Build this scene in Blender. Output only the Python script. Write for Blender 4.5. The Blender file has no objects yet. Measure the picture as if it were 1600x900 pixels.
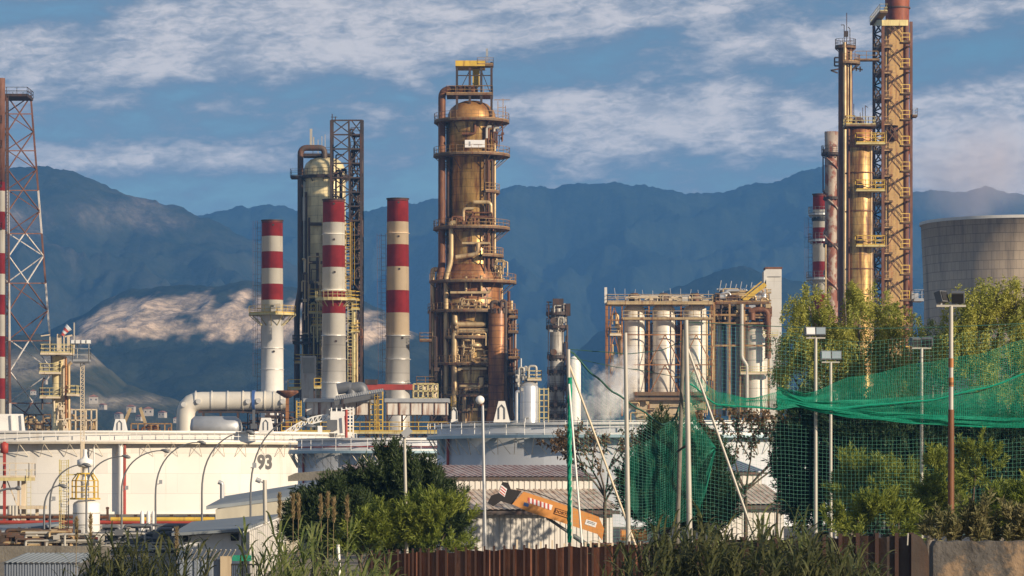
import bpy, math, random
import numpy as np
from mathutils import Vector, Matrix, noise as mnoise

# ------------------------------------------------------------------ scene, camera, light
scn = bpy.context.scene
C = scn.collection
F, CX, HY, H = 5000.0, 800.0, 740.0, 4.0          # focal length in photo pixels, principal column, horizon row, eye height
R = math.radians
cam_d = bpy.data.cameras.new('camera'); cam = bpy.data.objects.new('camera', cam_d); C.objects.link(cam)
cam.location = (0, 0, H); cam.rotation_euler = (R(90), 0, 0)
cam_d.sensor_width = 36.0; cam_d.lens = F / 1600 * 36; cam_d.shift_y = (HY - 450) / 1600
cam_d.clip_start = 0.5; cam_d.clip_end = 30000
scn.camera = cam
scn.view_settings.view_transform = 'Standard'; scn.view_settings.look = 'None'
scn.view_settings.exposure = 0.42; scn.view_settings.gamma = 1.0; scn.view_settings.use_curve_mapping = False
scn.cycles.use_denoising = True
scn.cycles.max_bounces = 8; scn.cycles.transparent_max_bounces = 16; scn.cycles.volume_bounces = 5
scn.cycles.volume_step_rate = 2.0; scn.cycles.volume_max_steps = 128

SUN_AZ, SUN_EL = 128.0, 19.0                         # clockwise from +Y
SUN_STRENGTH, SKY_STRENGTH = 5.0, 0.10
sun_dir = Vector((math.sin(R(SUN_AZ)) * math.cos(R(SUN_EL)), math.cos(R(SUN_AZ)) * math.cos(R(SUN_EL)), math.sin(R(SUN_EL))))
sd = bpy.data.lights.new('sun', 'SUN'); so = bpy.data.objects.new('sun', sd); C.objects.link(so)
sd.energy = SUN_STRENGTH; sd.angle = R(0.5); sd.color = (1.0, 0.83, 0.62)
so.rotation_euler = (-sun_dir).to_track_quat('-Z', 'Y').to_euler(); so.location = (60, -60, 120)
HAZE_DENSITY = 0.00014; HAZE_COLOR = (0.17, 0.47, 1.0)

# ------------------------------------------------------------------ node expressions
class E:
    def __init__(s, g, sock): s.g, s.s = g, sock
    def _m(s, op, *a): return s.g.math(op, s, *a)
    def __add__(s, o): return s._m('ADD', o)
    def __radd__(s, o): return s._m('ADD', o)
    def __sub__(s, o): return s._m('SUBTRACT', o)
    def __rsub__(s, o): return s.g.math('SUBTRACT', o, s)
    def __mul__(s, o): return s._m('MULTIPLY', o)
    def __rmul__(s, o): return s._m('MULTIPLY', o)
    def __truediv__(s, o): return s._m('DIVIDE', o)
class G:
    def __init__(s, tree): s.t = tree; s.t.nodes.clear()
    def node(s, typ, **kw):
        n = s.t.nodes.new(typ)
        for k, v in kw.items(): setattr(n, k, v)
        return n
    def put(s, inp, v):
        if isinstance(v, E): s.t.links.new(v.s, inp)
        elif hasattr(v, 'is_output'): s.t.links.new(v, inp)
        elif isinstance(v, (tuple, list)) and inp.type == 'RGBA' and len(v) == 3: inp.default_value = (*v, 1)
        else: inp.default_value = v
    def math(s, op, *a, clamp=False):
        n = s.node('ShaderNodeMath', operation=op, use_clamp=clamp)
        for i, v in enumerate(a): s.put(n.inputs[i], v)
        return E(s, n.outputs[0])
    def smooth(s, v, a, b):
        n = s.node('ShaderNodeMapRange', interpolation_type='SMOOTHSTEP')
        s.put(n.inputs[0], v); n.inputs[1].default_value = a; n.inputs[2].default_value = b
        return E(s, n.outputs[0])
    def mix(s, f, a, b, mode='MIX'):
        n = s.node('ShaderNodeMix', data_type='RGBA', blend_type=mode)
        s.put(n.inputs[0], f); s.put(n.inputs[6], a); s.put(n.inputs[7], b)
        return E(s, n.outputs[2])
    def coord(s, kind='Object', scale=None, rot=None, loc=None):
        c = s.node('ShaderNodeTexCoord').outputs[kind]
        if scale is None and rot is None and loc is None: return E(s, c)
        m = s.node('ShaderNodeMapping'); s.put(m.inputs[0], c)
        if scale: m.inputs['Scale'].default_value = scale
        if rot: m.inputs['Rotation'].default_value = rot
        if loc: m.inputs['Location'].default_value = loc
        return E(s, m.outputs[0])
    def noise(s, vec, scale, detail=4, rough=.55, dist=0):
        n = s.node('ShaderNodeTexNoise')
        s.put(n.inputs['Vector'], vec); n.inputs['Scale'].default_value = scale; n.inputs['Detail'].default_value = detail
        n.inputs['Roughness'].default_value = rough; n.inputs['Distortion'].default_value = dist
        return E(s, n.outputs[0])
    def xyz(s, vec):
        n = s.node('ShaderNodeSeparateXYZ'); s.put(n.inputs[0], vec)
        return [E(s, o) for o in n.outputs]

def mul(c, k): return tuple(min(1.0, x * k) for x in c)
MATS = {}
def mat(name, col, rough=.7, metal=0.0, var=.14, vs=.6, rust=0.0, rustcol=(.13, .045, .018), rs=.5, stretch=.12,
        seam=None, seamk=.6, dirt=0.0, dirtcol=(.09, .075, .06), bump=.0, bs=8.0, soft=.12, spec=.4):
    m = bpy.data.materials.new(name); m.use_nodes = True; g = G(m.node_tree)
    n1 = g.noise(g.coord(), vs, 5, .6)
    c = g.mix(g.smooth(n1, .3, .7), mul(col, 1 - var), mul(col, 1 + var))
    if dirt:
        n3 = g.noise(g.coord(scale=(1, 1, .06), loc=(7, 3, 1)), rs * 3.2, 6, .65)
        c = g.mix(g.smooth(n3, .62 - dirt * .3, .9 - dirt * .3) * .8, c, dirtcol)
    rf = None
    if rust:
        n2 = g.noise(g.coord(scale=(1, 1, stretch)), rs * 2, 7, .68, .3)
        rf = g.smooth(n2, .72 - rust * .42 - soft, .72 - rust * .42 + soft)
        c = g.mix(rf, c, g.mix(g.noise(g.coord(), 2.5, 4), mul(rustcol, .55), mul(rustcol, 1.6)))
    if seam:
        x, y, z = g.xyz(g.coord())
        f = g.math('FRACT', z / seam[0])
        ln = g.math('LESS_THAN', f, seam[1] / seam[0])
        if len(seam) > 2:
            row = g.math('FLOOR', z / seam[0])
            th = g.math('ARCTAN2', y, x) * (seam[2] / 6.2832) + g.math('FRACT', row * .5)
            ln = g.math('MAXIMUM', ln, g.math('LESS_THAN', g.math('FRACT', th), seam[3]))
            wn = g.node('ShaderNodeTexWhiteNoise', noise_dimensions='2D')
            cv = g.node('ShaderNodeCombineXYZ'); g.put(cv.inputs[0], g.math('FLOOR', th)); g.put(cv.inputs[1], row); g.put(wn.inputs['Vector'], cv.outputs[0])
            c = g.mix(E(g, wn.outputs[0]) * .16, c, (.05, .035, .025))
        c = g.mix(ln * (1 - seamk), c, (.02, .015, .012))
    b = g.node('ShaderNodeBsdfPrincipled'); o = g.node('ShaderNodeOutputMaterial')
    g.put(b.inputs['Base Color'], c); b.inputs['Specular IOR Level'].default_value = spec
    g.put(b.inputs['Roughness'], g.math('ADD', n1 * .25, rough - .12, clamp=True))
    if metal: g.put(b.inputs['Metallic'], (1 - rf) * metal if rf is not None else metal)
    if bump:
        bn = g.node('ShaderNodeBump'); bn.inputs['Strength'].default_value = bump; bn.inputs['Distance'].default_value = .1
        g.put(bn.inputs['Height'], g.noise(g.coord(), bs, 5)); m.node_tree.links.new(bn.outputs[0], b.inputs['Normal'])
    m.node_tree.links.new(b.outputs[0], o.inputs[0])
    MATS[name] = m
    return m

def leaf_mat(name, a, b, trans=.3, vs=.8):
    m = bpy.data.materials.new(name); m.use_nodes = True; g = G(m.node_tree)
    n = g.noise(g.coord(), vs, 3); n2 = g.noise(g.coord(), 9.0, 2)
    c = g.mix(g.smooth(n * .55 + n2 * .45, .35, .65), a, b)
    d = g.node('ShaderNodeBsdfPrincipled'); d.inputs['Roughness'].default_value = .55; d.inputs['Specular IOR Level'].default_value = .3
    t = g.node('ShaderNodeBsdfTranslucent'); mx = g.node('ShaderNodeMixShader'); o = g.node('ShaderNodeOutputMaterial')
    g.put(d.inputs['Base Color'], c); g.put(t.inputs[0], c); mx.inputs[0].default_value = trans
    l = m.node_tree.links; l.new(d.outputs[0], mx.inputs[1]); l.new(t.outputs[0], mx.inputs[2]); l.new(mx.outputs[0], o.inputs[0])
    MATS[name] = m
    return m

# ------------------------------------------------------------------ world: daylight sky with streaked cloud
w = bpy.data.worlds.new('World'); scn.world = w; w.use_nodes = True
g = G(w.node_tree)
sky = g.node('ShaderNodeTexSky', sky_type='NISHITA', sun_disc=False, sun_elevation=R(SUN_EL), sun_rotation=R(SUN_AZ))
sky.air_density = 1.0; sky.dust_density = .6; sky.ozone_density = 2.5
dirv = g.coord('Generated')
dx, dy, dz = g.xyz(dirv)
hor = g.math('SQRT', dx * dx + dy * dy) + .0001
el = dz / hor * F; az = g.math('ARCTAN2', dx, dy) * F
def blob(px, py, rx, ry, tilt=0.0):
    u = az - (px - CX); v = el - (HY - py)
    v = v - u * tilt
    d = u * u / (rx * rx) + v * v / (ry * ry)
    return g.math('POWER', 2.718, d * -1.0)
cmap = g.node('ShaderNodeCombineXYZ')
g.put(cmap.inputs[0], az / 330.0); g.put(cmap.inputs[1], (el - az * .09) / 92.0)
n_a = g.noise(E(g, cmap.outputs[0]), 1.0, 9, .55, .5)
cmap2 = g.node('ShaderNodeCombineXYZ')
g.put(cmap2.inputs[0], az / 120.0 + 7.0); g.put(cmap2.inputs[1], (el - az * .05) / 46.0)
n_b = g.noise(E(g, cmap2.outputs[0]), 1.0, 8, .56, .4)
bias = (blob(580, 15, 330, 55, .09) * .34 + blob(440, 95, 330, 30, .10) * .22 + blob(60, 90, 200, 45) * .12 + blob(250, 250, 240, 26, .12) * .24
        + blob(890, 205, 130, 60) * .30 + blob(1020, 25, 260, 18, .17) * .24 + blob(1250, 75, 170, 45, .1) * .28 + blob(1130, 180, 240, 60) * .22
        + blob(1500, 200, 160, 90) * .24 + blob(1520, 22, 150, 12, .1) * .18 + blob(380, 172, 130, 22) * .14 + blob(1550, 300, 170, 70) * .26
        - blob(330, 200, 260, 40, .05) * .18 - blob(900, 110, 260, 40, .05) * .20 - blob(1350, 120, 300, 28, .02) * .12 - blob(1500, 85, 130, 30) * .2
        - blob(640, 300, 420, 45) * .20 - blob(60, 25, 260, 30) * .10 - blob(820, 20, 80, 18) * .10)
n_c = g.noise(E(g, cmap2.outputs[0]), 4.5, 6, .6, .6)
dens = n_a * .60 + n_b * .42 + n_c * .16 - .02 + bias * .85
thick = g.smooth(dens, .30, .64)
bright = g.smooth(dens, .50, .80)
skyc = g.mix(1.0, E(g, sky.outputs[0]), (.44, .56, .60), 'MULTIPLY')
cloudc = g.mix(bright * (g.smooth(n_b * .6 + n_c * .4, .36, .62) * .62 + .38), (1.30, 1.70, 2.28), (6.2, 5.6, 5.3))
col = g.mix(thick * .95, skyc, cloudc)
bg = g.node('ShaderNodeBackground'); bg.inputs[1].default_value = SKY_STRENGTH; g.put(bg.inputs[0], col)
wo = g.node('ShaderNodeOutputWorld'); w.node_tree.links.new(bg.outputs[0], wo.inputs[0])

# ------------------------------------------------------------------ mesh helpers
def P(px, py, Y): return Vector(((px - CX) * Y / F, Y, H + (HY - py) * Y / F))
def X(px, Y): return (px - CX) * Y / F
def Z(py, Y): return H + (HY - py) * Y / F
def S(px, Y): return px * Y / F

def frame(d):
    d = d.normalized(); up = Vector((0, 0, 1)) if abs(d.z) < .95 else Vector((0, 1, 0))
    s = d.cross(up).normalized(); return s, s.cross(d).normalized()

class MB:
    def __init__(s): s.v = []; s.f = []; s.m = []; s.sm = []
    def add(s, vs, fs, mi=0, smooth=False):
        b = len(s.v); s.v.extend(tuple(v) for v in vs)
        for f in fs: s.f.append(tuple(b + i for i in f)); s.m.append(mi); s.sm.append(smooth)
        return s
    def box(s, c, sz, rz=0.0, mi=0):
        c = Vector(c); hx, hy, hz = sz[0] / 2, sz[1] / 2, sz[2] / 2; co, si = math.cos(rz), math.sin(rz)
        vs = [(c.x + x * co - y * si, c.y + x * si + y * co, c.z + z) for z in (-hz, hz) for x, y in ((-hx, -hy), (hx, -hy), (hx, hy), (-hx, hy))]
        return s.add(vs, [(3, 2, 1, 0), (4, 5, 6, 7), (0, 1, 5, 4), (1, 2, 6, 5), (2, 3, 7, 6), (3, 0, 4, 7)], mi)
    def bar(s, a, b, wd, ht=None, mi=0):
        a, b = Vector(a), Vector(b)
        if (b - a).length < 1e-5: return s
        ht = ht or wd; u, n = frame(b - a); u = u * wd / 2; n = n * ht / 2
        vs = [p + q for p in (a, b) for q in (-u - n, u - n, u + n, -u + n)]
        return s.add(vs, [(3, 2, 1, 0), (4, 5, 6, 7), (0, 1, 5, 4), (1, 2, 6, 5), (2, 3, 7, 6), (3, 0, 4, 7)], mi)
    def hexa(s, q, mi=0):                              # eight corners: bottom four, then top four
        return s.add(q, [(3, 2, 1, 0), (4, 5, 6, 7), (0, 1, 5, 4), (1, 2, 6, 5), (2, 3, 7, 6), (3, 0, 4, 7)], mi)
    def slab(s, quad, th, mi=0):                       # a thick sheet whose top is the quad
        q = [Vector(p) for p in quad]; n = (q[1] - q[0]).cross(q[3] - q[0]).normalized() * th
        return s.hexa([p - n for p in q] + q, mi)
    def prism(s, pts, depth, mi=0):                    # polygon of 3D points pushed along a vector
        n = len(pts); d = Vector(depth); vs = [Vector(p) for p in pts] + [Vector(p) + d for p in pts]
        return s.add(vs, [tuple(range(n))[::-1], tuple(range(n, 2 * n))] + [(i, (i + 1) % n, n + (i + 1) % n, n + i) for i in range(n)], mi)
    def tube(s, pts, r, n=8, mi=0, cap=True):
        pts = [Vector(p) for p in pts]; k = len(pts); rr = r if isinstance(r, (list, tuple)) else [r] * k
        vs = []; pu = None
        for i, p in enumerate(pts):
            d = (pts[min(i + 1, k - 1)] - pts[max(i - 1, 0)]).normalized()
            if pu is None: u, q = frame(d)
            else:
                u = (pu - d * pu.dot(d)); u = u.normalized() if u.length > 1e-4 else frame(d)[0]; q = u.cross(d)
            pu = u
            for j in range(n):
                a = 2 * math.pi * j / n; vs.append(p + (u * math.cos(a) + q * math.sin(a)) * rr[i])
        fs = [(i * n + j, i * n + (j + 1) % n, (i + 1) * n + (j + 1) % n, (i + 1) * n + j) for i in range(k - 1) for j in range(n)]
        s.add(vs, fs, mi, n > 5)
        if cap: s.add(vs[:n], [tuple(range(n))[::-1]], mi); s.add(vs[-n:], [tuple(range(n))], mi)
        return s
    def pipe(s, pts, r, bend=None, n=10, mi=0):        # pipe with rounded corners
        pts = [Vector(p) for p in pts]; bend = bend or r * 2.2; out = [pts[0]]
        for a, p, b in zip(pts, pts[1:], pts[2:]):
            d1 = (a - p); d2 = (b - p); l = min(bend, d1.length * .45, d2.length * .45); d1.normalize(); d2.normalize()
            for t in (0, .2, .4, .6, .8, 1):
                out.append(p + d1 * l * (1 - t) ** 2 + d2 * l * t ** 2)
        out.append(pts[-1]); return s.tube(out, r, n, mi)
    def lathe(s, c, prof, n=32, a0=0.0, a1=360.0, mi=0, smooth=True, closed=False):   # prof: (radius, z[, material])
        c = Vector(c); full = abs(a1 - a0) >= 359.9; cols = n if full else n + 1; k = len(prof); vs = []
        for i in range(cols):
            a = R(a0 + (a1 - a0) * i / n); ca, sa = math.cos(a), math.sin(a)
            vs.extend((c.x + p[0] * ca, c.y + p[0] * sa, c.z + p[1]) for p in prof)
        b = len(s.v); s.v.extend(vs); segs = k if closed else k - 1
        for i in range(n):
            i2 = (i + 1) % cols
            for j in range(segs):
                j2 = (j + 1) % k
                s.f.append((b + i * k + j, b + i2 * k + j, b + i2 * k + j2, b + i * k + j2))
                s.m.append(prof[j][2] if len(prof[j]) > 2 else mi); s.sm.append(smooth)
        return s
    def ball(s, c, r, n=16, sq=1.0, mi=0):
        return s.lathe(c, [(r * math.sin(math.pi * i / 10) + 1e-4, -r * sq * math.cos(math.pi * i / 10)) for i in range(11)], n, mi=mi)
    def corrugated(s, A, B, Cc, D, pitch, depth, mi=0):   # sheet A-B (bottom) D-C (top), ribs running from AB to DC
        A, B, Cc, D = map(Vector, (A, B, Cc, D)); nrm = (B - A).cross(D - A).normalized(); k = max(4, int((B - A).length / pitch)); vs = []
        for i in range(k):
            for t, h in ((0, 0), (.30, 0), (.42, 1), (.88, 1)):
                u = (i + t) / k
                for e0, e1 in ((A, B), (D, Cc)): vs.append(e0.lerp(e1, u) + nrm * depth * h)
        vs += [B, Cc]
        return s.add(vs, [(j, j + 2, j + 3, j + 1) for j in range(0, len(vs) - 2, 2)], mi)
    def rail(s, pts, h=1.05, t=.045, every=1.4, mi=0, kick=True):   # handrail along a path of deck-edge points
        pts = [Vector(p) for p in pts]; up = Vector((0, 0, 1))
        for a, b in zip(pts, pts[1:]):
            for q in (h, h * .52): s.bar(a + up * q, b + up * q, t, mi=mi)
            if kick: s.bar(a + up * .07, b + up * .07, t * .6, .14, mi)
            k = max(1, round((b - a).length / every))
            for i in range(k): p = a.lerp(b, i / k); s.bar(p, p + up * h, t, mi=mi)
        s.bar(pts[-1], pts[-1] + up * h, t, mi=mi); return s
    def ladder(s, a, b, wd=.5, side=(1, 0, 0), cage=(0, -1, 0), t=.05, step=.45, hoop=1.1, mi=0):
        a, b, sd_ = Vector(a), Vector(b), Vector(side) * wd / 2
        for q in (-1, 1): s.bar(a + sd_ * q, b + sd_ * q, t, mi=mi)
        L = (b - a).length; k = int(L / step)
        for i in range(k): p = a.lerp(b, (i + .5) / k); s.bar(p - sd_, p + sd_, t * .7, mi=mi)
        if cage:
            cg = Vector(cage) * .7; d = (b - a).normalized(); p0 = a + d * min(2.2, L * .2)
            for i in range(int((b - p0).length / hoop) + 1):
                p = p0 + d * i * hoop
                q = [p - sd_, p - sd_ * 1.3 + cg * .6, p - sd_ * .6 + cg, p + sd_ * .6 + cg, p + sd_ * 1.3 + cg * .6, p + sd_]
                for u, v in zip(q, q[1:]): s.bar(u, v, t * .6, mi=mi)
            for q in (-.6, .6): s.bar(p0 + sd_ * q + cg, b + sd_ * q + cg, t * .6, mi=mi)
        return s
    def lattice(s, a0, b0, a1, b1, n, t=.12, kind='X', hor=True, mi=0):  # panel between edges a0-a1 and b0-b1
        a0, b0, a1, b1 = map(Vector, (a0, b0, a1, b1))
        for i in range(n):
            p, q, r_, u = a0.lerp(a1, i / n), b0.lerp(b1, i / n), a0.lerp(a1, (i + 1) / n), b0.lerp(b1, (i + 1) / n)
            if kind in 'XZ' and (kind == 'X' or i % 2 == 0): s.bar(p, u, t, mi=mi)
            if kind == 'X' or kind == 'Z' and i % 2: s.bar(q, r_, t, mi=mi)
            if kind == 'V': m_ = r_.lerp(u, .5); s.bar(p, m_, t, mi=mi); s.bar(q, m_, t, mi=mi)
            if hor: s.bar(r_, u, t, mi=mi)
        if hor: s.bar(a0, b0, t, mi=mi)
        return s
    def build(s, name, mats, parent=None, loc=None, link=True):
        off = wloc(parent) if parent is not None else Vector(loc or (0, 0, 0))
        me = bpy.data.meshes.new(name)
        me.from_pydata([(v[0] - off.x, v[1] - off.y, v[2] - off.z) for v in s.v], [], s.f)
        for m_ in (mats if isinstance(mats, (list, tuple)) else [mats]): me.materials.append(MATS[m_] if isinstance(m_, str) else m_)
        me.polygons.foreach_set('material_index', s.m); me.polygons.foreach_set('use_smooth', s.sm); me.update()
        o = bpy.data.objects.new(name, me); C.objects.link(o)
        if parent is not None: o.parent = parent
        elif loc is not None: o.location = loc
        return o

def wloc(o):
    v = Vector((0, 0, 0))
    while o is not None: v += o.location; o = o.parent
    return v
def tag(o, label, cat, group=None):
    o['label'] = label; o['category'] = cat
    if group: o['group'] = group
    return o
def thing(name, label, cat, loc, group=None):
    o = bpy.data.objects.new(name, None); C.objects.link(o); o.location = loc; o.empty_display_size = .5
    return tag(o, label, cat, group)
def structure(o): o['kind'] = 'structure'; return o
def copy_tree(o, parent=None):
    c = o.copy(); C.objects.link(c)
    if parent is not None: c.parent = parent; c.matrix_parent_inverse = o.matrix_parent_inverse
    for ch in list(o.children): copy_tree(ch, c)
    return c
def text_mesh(body, size, bold=0.0):
    cu = bpy.data.curves.new('lettering', 'FONT'); cu.body = body; cu.size = size; cu.align_x = 'CENTER'; cu.align_y = 'CENTER'
    cu.extrude = .01; cu.offset = bold; cu.resolution_u = 3
    o = bpy.data.objects.new('lettering', cu); C.objects.link(o)
    dg = bpy.context.evaluated_depsgraph_get(); me = bpy.data.meshes.new_from_object(o.evaluated_get(dg))
    bpy.data.objects.remove(o); bpy.data.curves.remove(cu)
    vs = [Vector(v.co) for v in me.vertices]; fs = [tuple(p.vertices) for p in me.polygons]; bpy.data.meshes.remove(me)
    return vs, fs

def ring_pts(c, r, z, a0, a1, n): return [Vector((c[0] + r * math.cos(R(a0 + (a1 - a0) * i / n)), c[1] + r * math.sin(R(a0 + (a1 - a0) * i / n)), z)) for i in range(n + 1)]
def ring_platform(root, c, z, r0, r1, a0=0, a1=360, m='steel_deck', mr='steel_rail', th=.28, rh=1.05, n=28, t=.05):
    d = MB(); d.lathe((c[0], c[1], z), [(r0, 0), (r0, -th), (r1, -th), (r1, 0)], n, a0, a1, smooth=False, closed=True)
    k = max(3, int(abs(a1 - a0) / 30))
    for i in range(k + (abs(a1 - a0) < 359)):
        a = R(a0 + (a1 - a0) * i / k); q = Vector((math.cos(a), math.sin(a), 0)); b = Vector((c[0], c[1], z - th))
        d.bar(b + q * r1 * .97, b + q * r0 + Vector((0, 0, -(r1 - r0) * .8)), .1)
    o = d.build('platform', m, root)
    rl = MB(); rl.rail(ring_pts(c, r1 - .05, z, a0, a1, n), rh, t, 1.3); rl.build('railing', mr, o)
    return o
def deck(root, x0, x1, y0, y1, z, m='steel_deck', mr='steel_rail', th=.25, rh=1.05, sides='flrb', t=.05, name='platform'):
    d = MB(); d.box(((x0 + x1) / 2, (y0 + y1) / 2, z - th / 2), (abs(x1 - x0), abs(y1 - y0), th)); o = d.build(name, m, root)
    if rh:
        rl = MB(); A, B, D, E_ = (x0, y0, z), (x1, y0, z), (x1, y1, z), (x0, y1, z)
        if 'f' in sides: rl.rail([A, B], rh, t)
        if 'r' in sides: rl.rail([B, D], rh, t)
        if 'b' in sides: rl.rail([D, E_], rh, t)
        if 'l' in sides: rl.rail([E_, A], rh, t)
        rl.build('railing', mr, o)
    return o

# ------------------------------------------------------------------ materials
mat('tank_white', (.81, .775, .71), .55, var=.05, vs=.15, dirt=.22, dirtcol=(.50, .38, .25), rs=.30, seam=(2.0, .05, 34, .006), seamk=.80)
mat('tank_shaded', (.68, .70, .73), .55, var=.05, vs=.2, dirt=.24, dirtcol=(.36, .32, .27), rs=.22, seam=(2.0, .03, 24, .004), seamk=.86)  # bluish grey base stands in for shade on these two tanks
mat('white_paint', (.78, .76, .72), .5, var=.05, dirt=.14, dirtcol=(.4, .33, .25))
mat('white_rusty', (.66, .62, .56), .6, var=.08, rust=.30, rs=.6, rustcol=(.24, .10, .05))
mat('pale_blue_steel', (.36, .50, .56), .5, var=.06)
mat('cream_steel', (.62, .52, .38), .55, var=.1, rust=.16, rs=.8)
mat('beige_pipe', (.60, .53, .42), .5, .2, var=.08, dirt=.15)
mat('stack_red', (.37, .035, .035), .55, var=.2, vs=.6, dirt=.32, dirtcol=(.16, .03, .025))
mat('stack_white', (.83, .79, .70), .55, var=.06, vs=.5, dirt=.22, dirtcol=(.45, .36, .25))
mat('stack_cream', (.78, .62, .43), .55, var=.06, vs=.5, dirt=.22, dirtcol=(.5, .33, .2))
mat('stack_steel', (.68, .66, .62), .40, .45, var=.06, vs=.4, dirt=.16, dirtcol=(.36, .30, .22), seam=(3.6, .08), seamk=.65)
mat('column_gold', (.68, .44, .155), .35, .58, var=.25, vs=.35, rust=.50, rs=.50, rustcol=(.125, .045, .016), stretch=.13, soft=.13, seam=(1.05, .07, 14, .02), seamk=.55)
mat('column_dome', (.46, .24, .075), .42, .4, var=.2, vs=.4, rust=.42, rs=.4, rustcol=(.15, .055, .02), soft=.2)
mat('column_rust', (.44, .20, .07), .42, .42, var=.22, vs=.5, rust=.5, rs=.5, rustcol=(.12, .04, .018), soft=.18, seam=(.95, .09), seamk=.45)
mat('column_olive', (.80, .67, .38), .42, .15, var=.16, vs=.4, rust=.24, rs=.5, rustcol=(.10, .065, .03), soft=.15, seam=(1.4, .07, 12, .02), seamk=.6)
mat('rust_pipe', (.20, .085, .038), .6, .2, var=.25, vs=.8, rust=.5, rs=.8, rustcol=(.09, .035, .018))
mat('dark_pipe', (.085, .062, .048), .6, .2, var=.25, vs=.8, rust=.4, rs=.9, rustcol=(.12, .05, .025))
mat('gold_pipe', (.56, .42, .23), .42, .4, var=.15, rust=.30, rs=.8, rustcol=(.18, .07, .03))
mat('dark_steel', (.050, .038, .034), .65, .1, var=.25, rust=.3, rs=1.2, rustcol=(.10, .04, .022))
mat('steel_deck', (.16, .11, .065), .7, .1, var=.25, rust=.4, rs=1.0)
mat('steel_rail', (.34, .21, .09), .6, .1, var=.2, rust=.35, rs=1.4)
mat('yellow_paint', (.60, .40, .06), .5, var=.15, rust=.22, rs=1.2, rustcol=(.22, .09, .03))
mat('pale_yellow', (.55, .47, .22), .5, var=.14, rust=.25, rs=1.2, rustcol=(.22, .10, .04))
mat('silver', (.62, .62, .62), .35, .6, var=.06, dirt=.12, seam=(2.2, .06), seamk=.6)
mat('silo_white', (.72, .67, .58), .45, .15, var=.06, dirt=.26, dirtcol=(.36, .22, .12), rs=.5, seam=(1.9, .10), seamk=.62)
mat('concrete', (.33, .30, .26), .85, var=.14, vs=.3, dirt=.3, dirtcol=(.15, .13, .11), bump=.3)
mat('concrete_light', (.60, .58, .54), .8, var=.08, vs=.3, dirt=.2, dirtcol=(.36, .32, .28), seam=(2.4, .06), seamk=.8)
mat('concrete_beige', (.46, .37, .25), .85, var=.12, vs=.5, dirt=.3, dirtcol=(.24, .17, .10))
mat('tower_concrete', (.47, .375, .27), .88, var=.12, vs=.10, dirt=.46, dirtcol=(.15, .125, .10), rs=.16, seam=(1.7, .14, 110, .06), seamk=.6)
mat('stack_soot', (.17, .035, .03), .7, var=.35, vs=.8, dirt=.6, dirtcol=(.05, .03, .028))
mat('galvanised', (.46, .47, .48), .45, .5, var=.08, dirt=.1)
mat('pale_steel', (.44, .415, .365), .5, .2, var=.08, rust=.10, rs=1.4)
mat('lamp_grey', (.15, .155, .165), .5, .3, var=.1)
mat('black', (.018, .018, .02), .6, var=.2)
mat('glass_pane', (.30, .36, .40), .12, var=.1, spec=.8)
mat('mast_red', (.30, .05, .04), .6, var=.2, rust=.35, rs=1.5)
mat('mast_white', (.62, .58, .54), .6, var=.1, rust=.25, rs=1.5)
mat('mast_rust', (.17, .085, .06), .7, var=.25, rust=.4, rs=1.5)
mat('roof_grey', (.20, .225, .245), .6, .1, var=.06, vs=.4, dirt=.15)
mat('wall_cream', (.36, .335, .27), .8, var=.08, dirt=.15)
mat('wall_white', (.78, .78, .78), .75, var=.06, dirt=.15)
mat('sheet_white', (.50, .48, .45), .6, .1, var=.08, dirt=.28, dirtcol=(.25, .2, .15), rs=.9)
mat('sheet_rust', (.50, .45, .39), .65, .1, var=.12, rust=.40, rs=1.1, rustcol=(.20, .09, .05), soft=.2)
mat('sheet_red', (.37, .31, .30), .65, .1, var=.12, rust=.38, rs=.9, rustcol=(.19, .075, .055), soft=.2)
mat('sheet_blue', (.20, .23, .28), .6, .1, var=.1, dirt=.2)
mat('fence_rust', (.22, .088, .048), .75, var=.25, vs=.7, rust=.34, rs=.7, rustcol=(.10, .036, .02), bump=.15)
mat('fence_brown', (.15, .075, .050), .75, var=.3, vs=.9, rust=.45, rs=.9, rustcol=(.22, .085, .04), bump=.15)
mat('fence_shaded', (.055, .040, .032), .8, var=.25, vs=.7, rust=.35, rs=.7, rustcol=(.07, .035, .02), bump=.15)  # dark brown sheet, with the shade behind the reeds put into its colour
mat('fence_post', (.045, .020, .014), .8, var=.2)
mat('earth_wall', (.085, .078, .072), .9, var=.3, vs=1.6, rust=.42, rustcol=(.20, .14, .09), rs=.55, stretch=1.0, soft=.06, bump=.7, bs=5)
mat('wall_dirty', (.17, .155, .13), .9, var=.22, vs=.8, dirt=.4, dirtcol=(.07, .06, .05), bump=.4)
mat('orange', (.62, .27, .075), .45, var=.06, dirt=.08, dirtcol=(.3, .14, .06))
mat('boom_dark', (.028, .024, .024), .6, var=.25)
mat('sign_white', (.80, .80, .80), .5, var=.03)
mat('sign_red', (.55, .10, .08), .5, var=.03)
mat('sign_blue', (.05, .10, .26), .5, var=.03)
mat('letter_brown', (.09, .03, .012), .6, var=.05)
mat('letter_grey', (.11, .105, .10), .7, var=.1)
mat('bark', (.10, .075, .055), .9, var=.3, vs=4, bump=.6)
mat('pale_bark', (.20, .17, .14), .9, var=.25, vs=4, bump=.4)
mat('net_green', (.010, .22, .14), .6, var=.15, vs=.5)
mat('net_pale', (.13, .42, .32), .6, var=.15, vs=.5)
leaf_mat('net_bright', (.010, .36, .22), (.03, .50, .33), .45, .4)
mat('net_rope', (.03, .10, .075), .8, var=.2)
mat('blue_paint', (.05, .11, .30), .5, var=.1)
mat('red_paint', (.34, .05, .035), .55, var=.15, rust=.2)
mat('house_wall', (.40, .36, .31), .8, var=.1); mat('house_roof', (.26, .12, .08), .85, var=.15)  # wall tone dulled to paint in distance haze
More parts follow.
